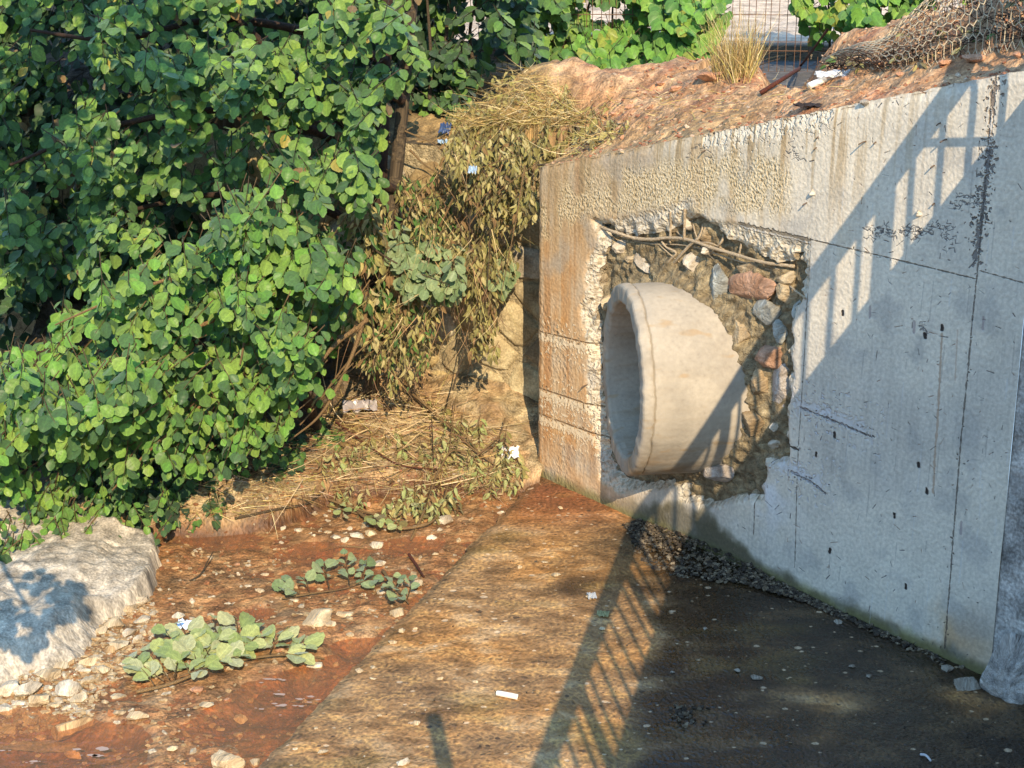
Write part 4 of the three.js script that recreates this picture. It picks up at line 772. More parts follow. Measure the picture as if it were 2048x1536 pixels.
{ // the lower one, in front
  const t = thing('alder_tree', 'low alder whose sunlit crown hangs over the left bank, bare twigs below it', 'tree');
  const r = rng(202), L = [], T = [];
  part('trunk', tube([hit(640, 850).add(V(0, -0.06, 0)), at(600, 760, 9.0), at(560, 650, 8.9), at(540, 560, 8.8), at(560, 480, 8.7)], 0.03, 0.014, 8, 20, 0.15), barkDark, t);
  for (const b of [[[735, 640, 9.2], [660, 700, 8.95], [600, 790, 8.75], [540, 850, 8.65], [470, 900, 8.55]], [[520, 500, 8.7], [400, 540, 8.45], [300, 570, 8.35], [200, 610, 8.2], [110, 650, 8.1]], [[560, 560, 8.8], [500, 640, 8.5], [480, 730, 8.35]], [[540, 600, 8.85], [380, 660, 8.6], [220, 740, 8.4], [70, 800, 8.3]], [[560, 700, 8.9], [430, 790, 8.6], [300, 900, 8.4], [220, 985, 8.3]], [[740, 600, 9.3], [700, 720, 9.0], [640, 830, 8.8], [580, 880, 8.7]]]) part('limb', limb(b, 0.013, 0.004), barkPale, t);
  const poly = [[470, 450], [600, 440], [690, 540], [680, 640], [650, 720], [670, 790], [600, 850], [470, 880], [330, 900], [200, 900], [40, 950], [-160, 940], [-160, 720], [40, 760], [90, 690], [190, 610], [290, 560], [400, 490]];
  const dep = (x, y) => 8.45 - 0.25 * sstep(600, 100, x) - 0.1 * sstep(500, 900, y);
  crown(L, T, r, poly, 400, dep, { seed: 13, gap: -0.04, gapK: 0.94, lump: 0.8, thick: 0.3, hang: -0.35, s0: 0.032, s1: 0.086 });
  crown(L, T, r, poly, 260, (x, y) => dep(x, y) + 0.65, { seed: 18, gap: -0.4, lump: 0.4, thick: 0.6, s0: 0.045, s1: 0.075 });
  crown(L, T, r, [[-160, 860], [60, 840], [300, 840], [460, 850], [600, 830], [560, 900], [430, 960], [300, 950], [180, 1000], [-160, 1010]], 120, (x, y) => Math.min(8.35, hit(x, y).sub(CAM).dot(FWD) - 0.1), { seed: 33, gap: -0.1, thick: 0.3, hang: -0.6, s0: 0.03, s1: 0.075 });
  crown(L, T, r, [[-160, 960], [200, 950], [330, 1030], [260, 1090], [150, 1110], [60, 1140], [-160, 1160]], 110, (x, y) => hit(x, y).sub(CAM).dot(FWD) - 0.28, { seed: 43, gap: -0.12, thick: 0.1, lump: 0.1, hang: -0.5, s0: 0.028, s1: 0.062, l0: 0.12, l1: 0.26 });
  crown(L, T, r, [[450, 450], [600, 445], [680, 540], [680, 610], [560, 600], [460, 540]], 46, () => 8.2, { seed: 15, gap: -2, thick: 0.25, s0: 0.055, s1: 0.09 });
  part('twigs', merge(T), barkPale, t).userData.kind = 'stuff';
  emitLeaves(t, L, ALDER, ALDER_FAR, { cols: [...GREEN.cols.slice(2, 8), ...BRIGHT.cols.slice(0, 2)], mats: [...GREEN.mats.slice(2, 8), ...BRIGHT.mats.slice(0, 2)], any: GREEN.any });
}
{ // unseen tree on the near bank, clumps placed to shade the ledge and crowns
  const t = thing('overhanging_tree', 'unseen tree on the near left bank whose leaf shadows fall on the pale rock ledge', 'tree');
  const r = rng(303), L = [], T = [], up = (px, py, h, k) => ground(px, py, h).addScaledVector(LIGHT, -k);
  part('trunk', tube([V(-4.2, -0.2, -2.6), V(-4.1, 1.5, -2.6), V(-3.9, 3.2, -2.9), V(-3.6, 5, -3.3), V(-3.2, 6.6, -3.8)], 0.16, 0.05, 12, 20, 0.08), barkGrey, t);
  const blobs = [[up(60, 1225, 0.08, 4.9), 0.22, 18], [up(-160, 1150, 0.1, 5.2), 0.25, 18]];
  for (const [x, y, z, k, R, n] of [[120, 420, 9, 5.6, 0.45, 50], [20, 200, 9, 5.4, 0.45, 50], [330, 180, 9.1, 5.8, 0.36, 34], [430, 350, 9.1, 6, 0.26, 18], [120, 40, 9, 5.4, 0.36, 26]]) blobs.push([at(x, y, z).addScaledVector(LIGHT, -k), R, n]);  // clumps added up-sun to darken the upper left crowns
  for (const [c, R, n] of blobs) {
    part('limb', tube([V(-3.7, 4.4, -3.2), V(-3.2, 4.6, -3.3).lerp(c, 0.4).add(V(0, 0.3, 0)), c], 0.04, 0.01, 6, 10, 0.1), barkGrey, t);
    for (let i = 0; i < n; i++) { const d = V(r() - 0.5, r() - 0.5, r() - 0.5).normalize().multiplyScalar(R * Math.cbrt(r())), b = c.clone().add(d); const [x, y, z] = proj(b); if (z > 0 && x > -60 && x < 2080 && y > -30) continue; spray(L, T, r, c.clone().lerp(b, 0.4), b, 7, 0.06, 0.1, {}); }
  }
  part('twigs', merge(T), barkGrey, t).userData.kind = 'stuff';
  emitLeaves(t, L, ALDER, ALDER_FAR, GREEN, 0);
}
function bush(name, label, cat, seed, polys, set, geos, far, most, stems, group) {
  const t = thing(name, label, cat, [0, 0, 0], group), r = rng(seed), L = [], T = [];
  for (const [poly, n, dep, o] of polys) crown(L, T, r, poly, n, typeof dep === 'function' ? dep : () => dep, { seed, ...o });
  for (const s of stems || []) part('stem', limb(s[0], s[1], s[2] ?? s[1] * 0.5), s[3] || barkGrey, t);
  part('twigs', merge(T), barkGrey, t).userData.kind = 'stuff';
  emitLeaves(t, L, geos, far, set, most);
  return t;
}
bush('bush', 'dark green bush between the alder trunk and the heap of red soil', 'bush', 404, [
  [[[770, -150], [1060, -150], [1050, 40], [1090, 140], [1000, 125], [930, 180], [900, 240], [830, 260], [790, 200]], 150, (x, y) => 10.4 + 0.3 * noise(x / 90, y / 90), { gap: -0.4, lump: 0.5, thick: 0.9, s0: 0.06, s1: 0.1 }],
  [[[860, -150], [1060, -150], [1080, 20], [1000, 70], [900, 60]], 40, 10.0, { gap: -0.3, thick: 0.3, s0: 0.06, s1: 0.1 }],
  [[[800, 120], [960, 100], [950, 200], [900, 260], [820, 260]], 50, 10.0, { gap: -0.3, thick: 0.4, s0: 0.045, s1: 0.08 }]],
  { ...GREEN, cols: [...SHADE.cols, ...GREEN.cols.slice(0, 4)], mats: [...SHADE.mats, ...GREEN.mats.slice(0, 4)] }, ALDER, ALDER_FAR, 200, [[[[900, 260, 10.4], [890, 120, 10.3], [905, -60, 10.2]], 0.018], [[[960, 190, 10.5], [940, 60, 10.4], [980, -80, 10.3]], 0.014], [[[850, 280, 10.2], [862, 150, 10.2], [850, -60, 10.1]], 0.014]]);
bush('thicket', 'dense dark thicket on the bank behind the alders', 'bush', 414, [
  [[[-300, -200], [900, -200], [860, 300], [760, 560], [300, 760], [-300, 800]], 900, (x, y) => 10.1 + 0.4 * noise(x / 120, y / 120), { gap: -2, lump: 0.3, thick: 0.9, s0: 0.07, s1: 0.11, l0: 0.3, l1: 0.5 }]],
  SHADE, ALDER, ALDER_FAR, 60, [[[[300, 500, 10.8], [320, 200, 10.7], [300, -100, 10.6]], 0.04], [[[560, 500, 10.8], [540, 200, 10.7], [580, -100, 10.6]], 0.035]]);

// vines over the wire fence
const fenceLine = (px) => { const p0 = V(-0.8, 0, -11.75), d = V(1, 0, 0.05).normalize(), q = ray(px, 60), n = V(-d.z, 0, d.x); return p0.clone().sub(CAM).dot(n) / q.dot(n); };
const FV = { up: V(0, 0.35, 0.35), sun: 0.7, hang: -0.5, s0: 0.075, s1: 0.115, n0: 4, n1: 7, l0: 0.15, l1: 0.35, thick: 0.3 };
bush('fence_vine', 'bright green climbing vine over the wire fence behind the soil, left of the dry grass', 'vine', 505, [
  [[[1240, -120], [1440, -120], [1430, 60], [1415, 150], [1330, 172], [1180, 184], [1140, 150], [1150, 120], [1230, 60]], 150, (x, y) => fenceLine(x) - 0.2 - 0.35 * sstep(40, 180, y), { ...FV, gap: -0.32 }],
  [[[1260, -60], [1430, -60], [1420, 150], [1250, 170], [1160, 180]], 50, (x) => fenceLine(x) - 0.45, { ...FV, gap: -0.1 }]], BRIGHT, IVY, IVY[1], 300, [[[[1380, 160, 11.5], [1375, 60, 11.5], [1390, -60, 11.5]], 0.012]], 'vines climbing the wire fence');
bush('fence_vine', 'shaded thin vine with brown stems on the fence above the heap of soil', 'vine', 515, [
  [[[1030, -120], [1260, -120], [1240, 60], [1160, 120], [1090, 130], [1040, 110]], 90, (x) => fenceLine(x) - 0.1, { ...FV, gap: -0.05, gapK: 0.95, s0: 0.06, s1: 0.1 }]], { ...GREEN }, IVY, IVY[0], 220, [[[[1090, 150, 11.6], [1120, 40, 11.6], [1110, -80, 11.6]], 0.01], [[[1180, 150, 11.6], [1170, 60, 11.6], [1200, -80, 11.6]], 0.012], [[[1235, 150, 11.6], [1225, 60, 11.6], [1230, -80, 11.6]], 0.01]], 'vines climbing the wire fence');
bush('fence_vine', 'bright green vine on the fence just left of the roll of wire netting', 'vine', 525, [
  [[[1590, -120], [1900, -120], [1860, 20], [1790, 70], [1700, 100], [1650, 118], [1628, 70], [1598, 40]], 120, (x, y) => fenceLine(x) - 0.25 - 0.3 * sstep(1700, 1850, x), { ...FV, gap: -0.22 }]], BRIGHT, IVY, IVY[1], 260, [[[[1655, 150, 11.4], [1660, 60, 11.4], [1650, -60, 11.4]], 0.01]], 'vines climbing the wire fence');
bush('fence_vine', 'small patch of green vine behind the right end of the wire netting', 'vine', 535, [
  [[[1930, -120], [2140, -120], [2140, 110], [2060, 90], [2005, 60], [1950, 10]], 50, (x) => fenceLine(x) - 0.5, { ...FV, gap: -0.5 }]], BRIGHT, IVY, IVY[1], 90, [], 'vines climbing the wire fence');
{ // welded wire fence
  const t = thing('wire_fence', 'rusty welded wire mesh fence between the soil and the pavement', 'fence');
  const m = std({ color: rgb(112, 84, 62), roughness: 0.7, metalness: 0.3 }), d = V(1, 0, 0.05).normalize(), p0 = V(-0.8, 0, -11.75), g = tube([V(0, 1.8, 0), V(0, 3.5, 0)], 0.0026, 0.0026, 5, 3);
  for (let i = 0; i < 108; i++) { const w = part('wire', g, m, t); w.position.copy(p0).addScaledVector(d, i * 0.052).add(V(0, 0, 0.004 * noise(i * 3.1, 1))); w.rotation.z = 0.012 * noise(i * 1.7, 2); }
  for (const y of [1.86, 2.0, 2.06, 2.24, 2.42, 2.6, 2.8, 3.0, 3.2, 3.44]) part('wire', tube([p0.clone().setY(y), p0.clone().addScaledVector(d, 2.8).setY(y + 0.01), p0.clone().addScaledVector(d, 5.6).setY(y)], 0.003, 0.003, 5, 12), m, t);
  for (const x of [1.15, 3.6, 5.6]) { const q = part('post', box(0.05, 1.8, 0.05, 0, 2.6, 0), m, t); q.position.copy(p0).addScaledVector(d, x).add(V(0, 0, -0.035)); }
}
// blades, stalks and litter
function bladeGeo(n, bend) { const pos = [], uv = [], idx = []; for (let i = 0; i <= n; i++) { const t = i / n, w = 0.5 * (1 - t * 0.85), z = bend * t * t; pos.push(-w, t, z, w, t, z); uv.push(0, t, 1, t); if (i) { const a = (i - 1) * 2; idx.push(a, a + 1, a + 3, a, a + 3, a + 2); } } const g = new THREE.BufferGeometry(); g.setAttribute('position', new THREE.Float32BufferAttribute(pos, 3)); g.setAttribute('uv', new THREE.Float32BufferAttribute(uv, 2)); g.setIndex(idx); g.computeVertexNormals(); return g; }
const BLADES = [bladeGeo(5, 0.35), bladeGeo(5, 0.8), bladeGeo(4, -0.2)], strawMat = std({ color: 0xffffff, roughness: 0.8, side: THREE.DoubleSide });
const straw = [[206, 182, 120], [186, 156, 96], [160, 130, 78], [214, 196, 146], [140, 116, 66], [170, 160, 84]].map((c) => rgb(...c));
function blades(name, label, cat, n, seed, place, cols = straw, kind = 'stuff') {
  const o = thing(name, label, cat), r = rng(seed), lists = BLADES.map(() => []);
  if (kind) o.userData.kind = kind;
  for (let i = 0; i < n; i++) {
    const d = place(r); if (!d) continue;
    const y = d.dir.clone().normalize(), z = V(r() - 0.5, r() - 0.5, r() - 0.5), x = y.clone().cross(z).normalize(); z.copy(x).cross(y);
    lists[(r() * 3) | 0].push({ m: new THREE.Matrix4().makeBasis(x.multiplyScalar(d.w), y.multiplyScalar(d.l), z.multiplyScalar(d.l)).setPosition(d.p), c: cols[(r() * cols.length) | 0].clone().multiplyScalar(0.8 + 0.4 * r()) });
  }
  lists.forEach((l, k) => l.length && instanced('blades', BLADES[k], strawMat, l, o)); return o;
}
const pick = (r, poly) => { for (;;) { let x0 = 1e9, x1 = -1e9, y0 = 1e9, y1 = -1e9; for (const [x, y] of poly) { x0 = Math.min(x0, x); x1 = Math.max(x1, x); y0 = Math.min(y0, y); y1 = Math.max(y1, y); } const x = lerp(x0, x1, r()), y = lerp(y0, y1, r()); if (inPoly(poly, x, y)) return [x, y]; } };
blades('dry_grass', 'clump of tall yellow dry grass on the soil in front of the wire fence', 'grass', 560, 31, (r) => { const [x, y] = pick(r, [[1425, 150], [1515, 140], [1510, 168], [1430, 172]]), p = hit(x, y); return { p: p.add(V(0, -0.02, -0.1 * r())), dir: V((r() - 0.5) * 0.9, 1, (r() - 0.5) * 0.6), l: 0.1 + 0.27 * r(), w: 0.0026 + 0.0024 * r() }; });
blades('cut_grass', 'heap of cut dry grass and weeds on the red soil above the wall corner', 'grass', 1500, 32, (r) => { const [x, y] = pick(r, [[925, 200], [960, 150], [1040, 140], [1100, 180], [1150, 230], [1240, 270], [1180, 310], [1090, 330], [960, 330], [905, 270]]), p = hit(x, y); const a = r() * 6.3; return { p: p.add(V(0, 0.01 + 0.05 * r(), 0)), dir: V(Math.cos(a), (r() - 0.45) * 0.7, Math.sin(a)), l: 0.06 + 0.16 * r() * r() + 0.04, w: 0.0022 + 0.003 * r() }; });
blades('straw_litter', 'dry stalks, roots and grass littering the foot of the bank', 'litter', 2600, 33, (r) => { const [x, y] = pick(r, [[320, 1040], [440, 960], [600, 880], [700, 780], [820, 780], [1000, 860], [1040, 960], [960, 990], [840, 1000], [740, 990], [640, 1000], [540, 1040]]), p = hit(x, y); const a = r() * 6.3; return { p: p.add(V(0, 0.004 + 0.03 * r() * r(), 0)), dir: V(Math.cos(a), (r() - 0.5) * 0.35, Math.sin(a)), l: 0.04 + 0.16 * r(), w: 0.002 + 0.003 * r() }; }, [...straw, ...[[132, 92, 60], [110, 80, 54], [196, 170, 140]].map((c) => rgb(...c))]);
blades('stalks', 'thin dry stalks lying on the red soil near the wall edge', 'litter', 420, 34, (r) => { const [x, y] = pick(r, [[1080, 180], [1400, 180], [1640, 160], [1700, 180], [1500, 230], [1250, 270], [1100, 300]]), p = hit(x, y); const a = r() * 6.3; return { p: p.add(V(0, 0.006, 0)), dir: V(Math.cos(a), (r() - 0.5) * 0.2, Math.sin(a) * 0.6), l: 0.04 + 0.12 * r(), w: 0.002 + 0.002 * r() }; });

blades('twig_litter', 'longer dead twigs and stalks strewn across the slope at the stone wall', 'litter', 260, 35, (r) => { const [x, y] = pick(r, [[560, 960], [640, 860], [740, 760], [860, 780], [1000, 860], [1040, 960], [960, 1000], [840, 1010], [700, 1000]]), p = hit(x, y); const a = r() * 6.3; return { p: p.add(V(0, 0.01 + 0.07 * r() * r(), 0)), dir: V(Math.cos(a), (r() - 0.35) * 0.5, Math.sin(a)), l: 0.14 + 0.3 * r(), w: 0.004 + 0.004 * r() }; }, [[196, 170, 124], [150, 118, 84], [112, 84, 60], [214, 192, 150]].map((c) => rgb(...c)));
blades('dry_tendrils', 'tangle of thin dry tendrils hanging before the stone wall', 'vine', 380, 36, (r) => { const [x, y] = pick(r, [[700, 460], [860, 330], [900, 280], [1060, 320], [1050, 470], [1000, 640], [950, 700], [870, 640], [840, 760], [740, 780], [690, 600]]), p = at(x, y, 9.05 + 0.3 * r()); return { p, dir: V((r() - 0.5) * 1.6, -0.5 - r(), (r() - 0.5) * 0.8), l: 0.08 + 0.26 * r(), w: 0.0022 + 0.002 * r() }; }, [[170, 136, 92], [134, 102, 70], [98, 74, 54], [200, 176, 128], [150, 142, 84]].map((c) => rgb(...c)));

// wilted vines: dead leaves on hanging stems
function wilted(label, seed, list, strands, set = DRY, most = 300, geos = WILT) {
  const t = thing('wilted_vine', label, 'vine'), r = rng(seed), L = [];
  const T = [];
  for (const [poly, n, dep, o] of list) crown(L, T, r, poly, n, dep, { s0: 0.024, s1: 0.056, n0: 7, n1: 13, l0: 0.12, l1: 0.34, hang: -0.55, thick: 0.26, seed, gap: -0.3, sag: 0.35, tr: 0.002, lump: 0.2, ...o });
  part('stems', merge(T), barkPale, t).userData.kind = 'stuff';
  for (const s of strands) part('stem', limb(s, 0.004 + 0.003 * r(), 0.002), r() < 0.5 ? barkPale : barkGrey, t);
  emitLeaves(t, L, geos, geos[0], set, most); return t;
}
const overDep = (x, y) => 9.12 + 0.35 * sstep(330, 240, y) - 0.1 * sstep(900, 1050, x);
wilted('wilted olive vine hanging over the wall corner beside the concrete', 61, [
  [[[900, 290], [980, 270], [1060, 300], [1100, 335], [1062, 380], [1058, 450], [1020, 480], [960, 450], [900, 400], [880, 340]], 130, overDep, { gap: -0.6 }],
  [[[930, 400], [1040, 430], [1020, 520], [1005, 620], [960, 600], [900, 500]], 60, (x) => 9.2, { gap: -0.3 }],
  [[[950, 560], [1000, 560], [985, 720], [945, 720], [935, 640]], 30, () => 9.25, { gap: -1, l0: 0.08, l1: 0.2 }]],
  [[[960, 300, 9.2], [980, 420, 9.15], [975, 560, 9.2], [962, 700, 9.28]], [[1050, 330, 9.0], [1030, 450, 9.05], [1000, 600, 9.2]], [[1000, 260, 9.4], [940, 430, 9.2], [960, 640, 9.25]], [[870, 470, 9.4], [940, 350, 9.2], [1040, 310, 9.0]], [[880, 560, 9.4], [960, 420, 9.2], [1080, 320, 8.95]], [[905, 780, 9.35], [930, 690, 9.35], [955, 540, 9.3]]]);
wilted('wilted yellow vine hanging at the alder trunk before the stone wall', 62, [
  [[[700, 470], [800, 440], [880, 480], [900, 560], [870, 640], [860, 740], [800, 790], [720, 760], [690, 650], [680, 560]], 140, (x, y) => 9.25, { gap: -0.2 }],
  [[[780, 380], [900, 420], [900, 520], [800, 470]], 44, () => 9.35, { gap: -0.2 }],
  [[[690, 440], [760, 430], [780, 560], [740, 700], [690, 640]], 40, () => 9.1, { gap: -0.4, s0: 0.04, s1: 0.075 }]],
  [[[740, 430, 9.3], [735, 560, 9.2], [750, 700, 9.2], [745, 790, 9.3]], [[790, 420, 9.35], [800, 560, 9.25], [780, 720, 9.25]], [[640, 800, 8.9], [700, 720, 9.1], [790, 640, 9.25], [860, 560, 9.35]], [[600, 850, 8.8], [680, 760, 9.0], [760, 690, 9.2], [800, 650, 9.25]], [[740, 560, 9.2], [690, 640, 9.1], [670, 760, 9.0]], [[820, 300, 9.4], [850, 330, 9.35], [900, 360, 9.2]], [[800, 400, 9.4], [850, 398, 9.3], [905, 388, 9.2]], [[810, 262, 9.35], [870, 290, 9.3], [930, 340, 9.2]], [[700, 480, 9.3], [760, 500, 9.2], [840, 470, 9.25]]], { ...DRY, cols: [...DRY.cols, ...GREEN.cols.slice(0, 2)], mats: [...DRY.mats, ...GREEN.mats.slice(0, 2)] });
wilted('pale dusty green leafy trailer before the stone wall', 63, [
  [[[770, 510], [880, 500], [935, 560], [920, 620], [860, 600], [790, 590]], 34, () => 9.1, { gap: -1, s0: 0.05, s1: 0.085, hang: -0.3, n0: 4, n1: 7 }],
  [[[975, 540], [1015, 545], [1010, 600], [985, 600]], 5, () => 9.2, { gap: -2, s0: 0.05, s1: 0.08 }]], [[[720, 480, 9.2], [800, 530, 9.15], [900, 570, 9.1]]], PALEG, 200, ALDER);
wilted('withered leaf litter and dead creepers heaped on the soil behind the wall corner', 64, [
  [[[900, 220], [1000, 180], [1120, 200], [1250, 265], [1240, 290], [1150, 300], [1080, 330], [940, 330], [890, 280]], 120, (x, y) => { const p = hit(x, y); return p.sub(CAM).dot(FWD) - 0.02; }, { gap: -0.5, thick: 0.05, lump: 0.02, l0: 0.08, l1: 0.2, hang: -0.3, dy: 0.2 }]], [[[1075, 330, 9.0], [1160, 325, 8.9], [1240, 290, 8.75]]], DRY, 240);
wilted('grey green withered sprigs strewn over the bank below the stone wall', 65, [
  [[[620, 960], [760, 900], [860, 830], [960, 870], [1050, 950], [1020, 1010], [900, 1040], [820, 1060], [740, 1040], [660, 1030]], 90, (x, y) => { const p = hit(x, y); return p.sub(CAM).dot(FWD) - 0.03; }, { gap: -0.1, thick: 0.04, lump: 0.02, l0: 0.08, l1: 0.22, hang: -0.1, dy: 0.4 }]], [], { ...DRY, cols: [...DRY.cols, ...CUT.cols], mats: [...DRY.mats, ...CUT.mats] }, 240);
bush('ivy', 'creeping ivy and small weeds on the bank below the low alder', 'ivy', 606, [
  [[[-60, 900], [200, 880], [440, 880], [600, 880], [560, 960], [450, 1000], [430, 1050], [330, 1050], [250, 1100], [110, 1110], [-60, 1120]], 300, (x, y) => { const p = hit(x, y); return p.sub(CAM).dot(FWD) - 0.05; }, { gap: -0.15, thick: 0.1, lump: 0.08, s0: 0.04, s1: 0.075, l0: 0.08, l1: 0.22, n0: 4, n1: 7 }],
  [[[-60, 1080], [120, 1080], [330, 1080], [310, 1110], [180, 1130], [60, 1150], [-60, 1170]], 40, (x, y) => { const p = hit(x, y); return p.sub(CAM).dot(FWD) - 0.12; }, { gap: -0.15, thick: 0.06, lump: 0.05, s0: 0.035, s1: 0.06, l0: 0.1, l1: 0.24 }]],
  { ...GREEN, cols: [...GREEN.cols.slice(0, 4), ...SHADE.cols], mats: [...GREEN.mats.slice(0, 4), ...SHADE.mats] }, IVY, IVY[1], 300, []);
bush('weed', 'few small green weeds on the pebbly bank left of the white scrap', 'weed', 616, [
  [[[610, 850], [690, 870], [700, 900], [640, 890], [560, 940], [500, 930]], 26, (x, y) => { const p = hit(x, y); return p.sub(CAM).dot(FWD) - 0.05; }, { gap: -1, thick: 0.05, s0: 0.035, s1: 0.06, l0: 0.05, l1: 0.12, n0: 3, n1: 5 }]], GREEN, IVY, IVY[1], 100, []);

// ------------------------------------------------------------------ rocks, rubble and gravel
const PALE = stone(220, 200, 164), WHITE = stone(226, 214, 190), SANDY = stone(212, 178, 130), WETR = stone(176, 120, 78, 0.45), PINKS = stone(214, 164, 130), GREYS = stone(170, 164, 152);
{ // pale ledge on the left
  const poly = [[-330, 1010], [-100, 1004], [60, 1012], [200, 1040], [318, 1052], [324, 1085], [305, 1140], [296, 1172], [262, 1190], [232, 1206], [236, 1240], [200, 1290], [120, 1320], [0, 1345], [-330, 1360]].map(([x, y]) => { const p = ground(x, y, 0.07); return [p.x, p.z]; });
  const g = grid(200, 170, (a, b) => {
    const x = lerp(-2.95, -1.2, a), z = lerp(-8.6, -6.1, b), sd = sdPoly(poly, x, z) + 0.03 * fbm(x * 5, z * 5, 2, 4), soft = lerp(0.05, 0.34, sstep(-7.5, -6.7, z));
    let h = -0.14 + (0.17 + 0.07 * sstep(-1.4, -2.2, x) + 0.07 * fbm(x * 1.9, z * 1.9, 3, 4)) * sstep(0.02, -soft, sd) + 0.014 * fbm(x * 9, z * 9, 5, 4) + 0.006 * fbm(x * 30, z * 30, 6, 3);
    const px = x + 0.05 * sstep(-0.02, 0.05, sd);
    const n = fbm(x * 6, z * 6, 7, 4), c = mix3(mix3([220, 210, 190], [202, 192, 172], sstep(-0.3, 0.4, n)), [178, 138, 92], sstep(-0.03, 0.02, sd) * 0.6), k = 1 + 0.12 * fbm(x * 40, z * 40, 3, 3);
    const q = new THREE.Color().setRGB(clamp(c[0] * k / 255), clamp(c[1] * k / 255), clamp(c[2] * k / 255), THREE.SRGBColorSpace);
    return { p: V(px, h, z), uv: [x, z], c: [q.r, q.g, q.b] };
  });
  const m = std({ vertexColors: true, map: grainMap, bumpMap: soilBump, bumpScale: 0.012 });
  solo('rock_ledge', g, m, 'broad pale dusty rock ledge at the left bank dappled with leaf shadows', 'rock');
}
const rr = rng(900), SAME = [];
function stoneAt(x, y, w, h, m, label, group, sink = 0.25, yaw = rr() * 3) {
  const p = ledgeHit(x, y + h * 0.2), k = p.distanceTo(CAM) / FOCAL, g = rock(w * k * 0.56, Math.max(0.5 * h, 0.35 * w) * k * 0.62, w * k * (0.35 + 0.2 * rr()), x * 1.7 + y, w > 45 ? 5 : w > 24 ? 3 : 2, 10);
  const o = solo('rock', g, m, label, 'rock', group); if (group) SAME.push({ o, x, y, w, label, group }); o.position.copy(p).y += h * k * (0.5 - sink) * 0.6; o.rotation.set((rr() - 0.5) * 0.4, yaw * 0.25, (rr() - 0.5) * 0.3); return o;
}
function ledgeHit(x, y) { const l = scene.getObjectByName('rock_ledge'), p = hit(x, y); if (x > 380 || y < 990) return p; if (!ledgeHit.rc) ledgeHit.rc = new THREE.Raycaster(); ledgeHit.rc.set(CAM, ray(x, y).normalize()); l.updateMatrixWorld(); const h = ledgeHit.rc.intersectObject(l)[0]; return h && h.distance < p.distanceTo(CAM) ? h.point : p; }
stoneAt(143, 1455, 88, 62, SANDY, 'large sandy triangular rock at the edge of the red pool, bottom left');
stoneAt(68, 1438, 56, 40, PALE, 'pale rock just left of the sandy triangular rock');
stoneAt(133, 1376, 58, 46, WHITE, 'bright cracked pale rock above the sandy triangular rock');
stoneAt(448, 1520, 76, 74, PALE, 'big pale pointed rock at the bottom edge of the photograph');
stoneAt(150, 1506, 42, 46, SANDY, 'tan upright rock in the red pool at the bottom left');
stoneAt(506, 1528, 30, 24, PALE, 'small rock right beside the big pale pointed rock');
stoneAt(277, 1431, 42, 28, PALE, 'slanting pale rock lying below the fallen leafy branch');
stoneAt(412, 1411, 30, 18, PALE, 'flat oval pale stone under water below the fallen branch');
stoneAt(480, 1438, 30, 26, WHITE, 'whitish porous stone beside the red pool');
stoneAt(396, 1378, 30, 14, PINKS, 'pinkish flat stone against the stem of the fallen branch');
stoneAt(630, 1330, 38, 26, WHITE, 'white stone at the tip of the fallen leafy branch');
stoneAt(640, 1236, 78, 22, PALE, 'long flat pale rock in the middle of the stream bed');
stoneAt(690, 1228, 44, 20, PALE, 'pale rock touching the right end of the long flat rock');
stoneAt(355, 1231, 26, 24, WHITE, 'white stone alone in the stream above the fallen branch');
stoneAt(888, 1038, 40, 26, WHITE, 'rounded white stone near the apron edge under the sticks');
stoneAt(755, 1089, 28, 24, WHITE, 'white stone at the end of the bent stick');
stoneAt(760, 1128, 30, 20, WHITE, 'white stone below the bent stick');
stoneAt(832, 1168, 36, 14, PALE, 'flat pale stone at the apron edge beside the red splinter');
stoneAt(792, 1226, 34, 14, PALE, 'flat pale stone at the apron edge below the short stick');
stoneAt(806, 1524, 28, 22, WHITE, 'squarish white stone on the apron at the bottom of the photograph');
stoneAt(646, 1503, 20, 16, PALE, 'single tan pebble on the lower left of the apron');
stoneAt(1665, 1208, 22, 24, GREYS, 'grey stone leaning on the foot of the concrete wall in the shade');
stoneAt(1676, 1244, 18, 14, GREYS, 'small grey stone before the stone that leans on the wall');
stoneAt(1894, 1338, 24, 18, GREYS, 'grey stone at the wall foot near the rough footing');
stoneAt(1930, 1368, 60, 14, GREYS, 'flat grey slab fragment beside the rough footing at the right');
for (const [x, y, w, h, m] of [[273, 1202, 42, 26, WHITE], [256, 1216, 36, 22, PALE], [287, 1238, 32, 24, WHITE], [225, 1247, 38, 24, PALE], [258, 1266, 26, 24, WHITE], [240, 1290, 32, 26, PALE], [278, 1276, 18, 20, WHITE], [205, 1262, 26, 20, PALE], [222, 1300, 24, 16, SANDY], [180, 1320, 34, 24, PALE], [58, 1380, 42, 44, WHITE], [79, 1400, 36, 40, PALE], [20, 1375, 38, 34, WHITE], [10, 1420, 34, 24, WHITE], [98, 1352, 40, 26, PALE], [30, 1342, 36, 22, PALE], [160, 1400, 30, 24, PALE], [176, 1362, 26, 18, PALE], [60, 1330, 34, 20, WHITE], [120, 1330, 30, 18, PALE], [14, 1460, 30, 20, PALE], [90, 1430, 24, 18, SANDY], [40, 1408, 22, 18, WHITE], [110, 1410, 22, 16, PALE], [236, 1395, 26, 14, PALE], [239, 1426, 22, 16, PALE], [170, 1340, 20, 16, WHITE], [85, 1475, 20, 14, SANDY], [205, 1340, 26, 18, PALE]]) stoneAt(x, y, w * 1.25, h * 1.2, m, 'pale angular stone in the rubble between the rock ledge and the stream', 'stones of the rubble below the ledge');
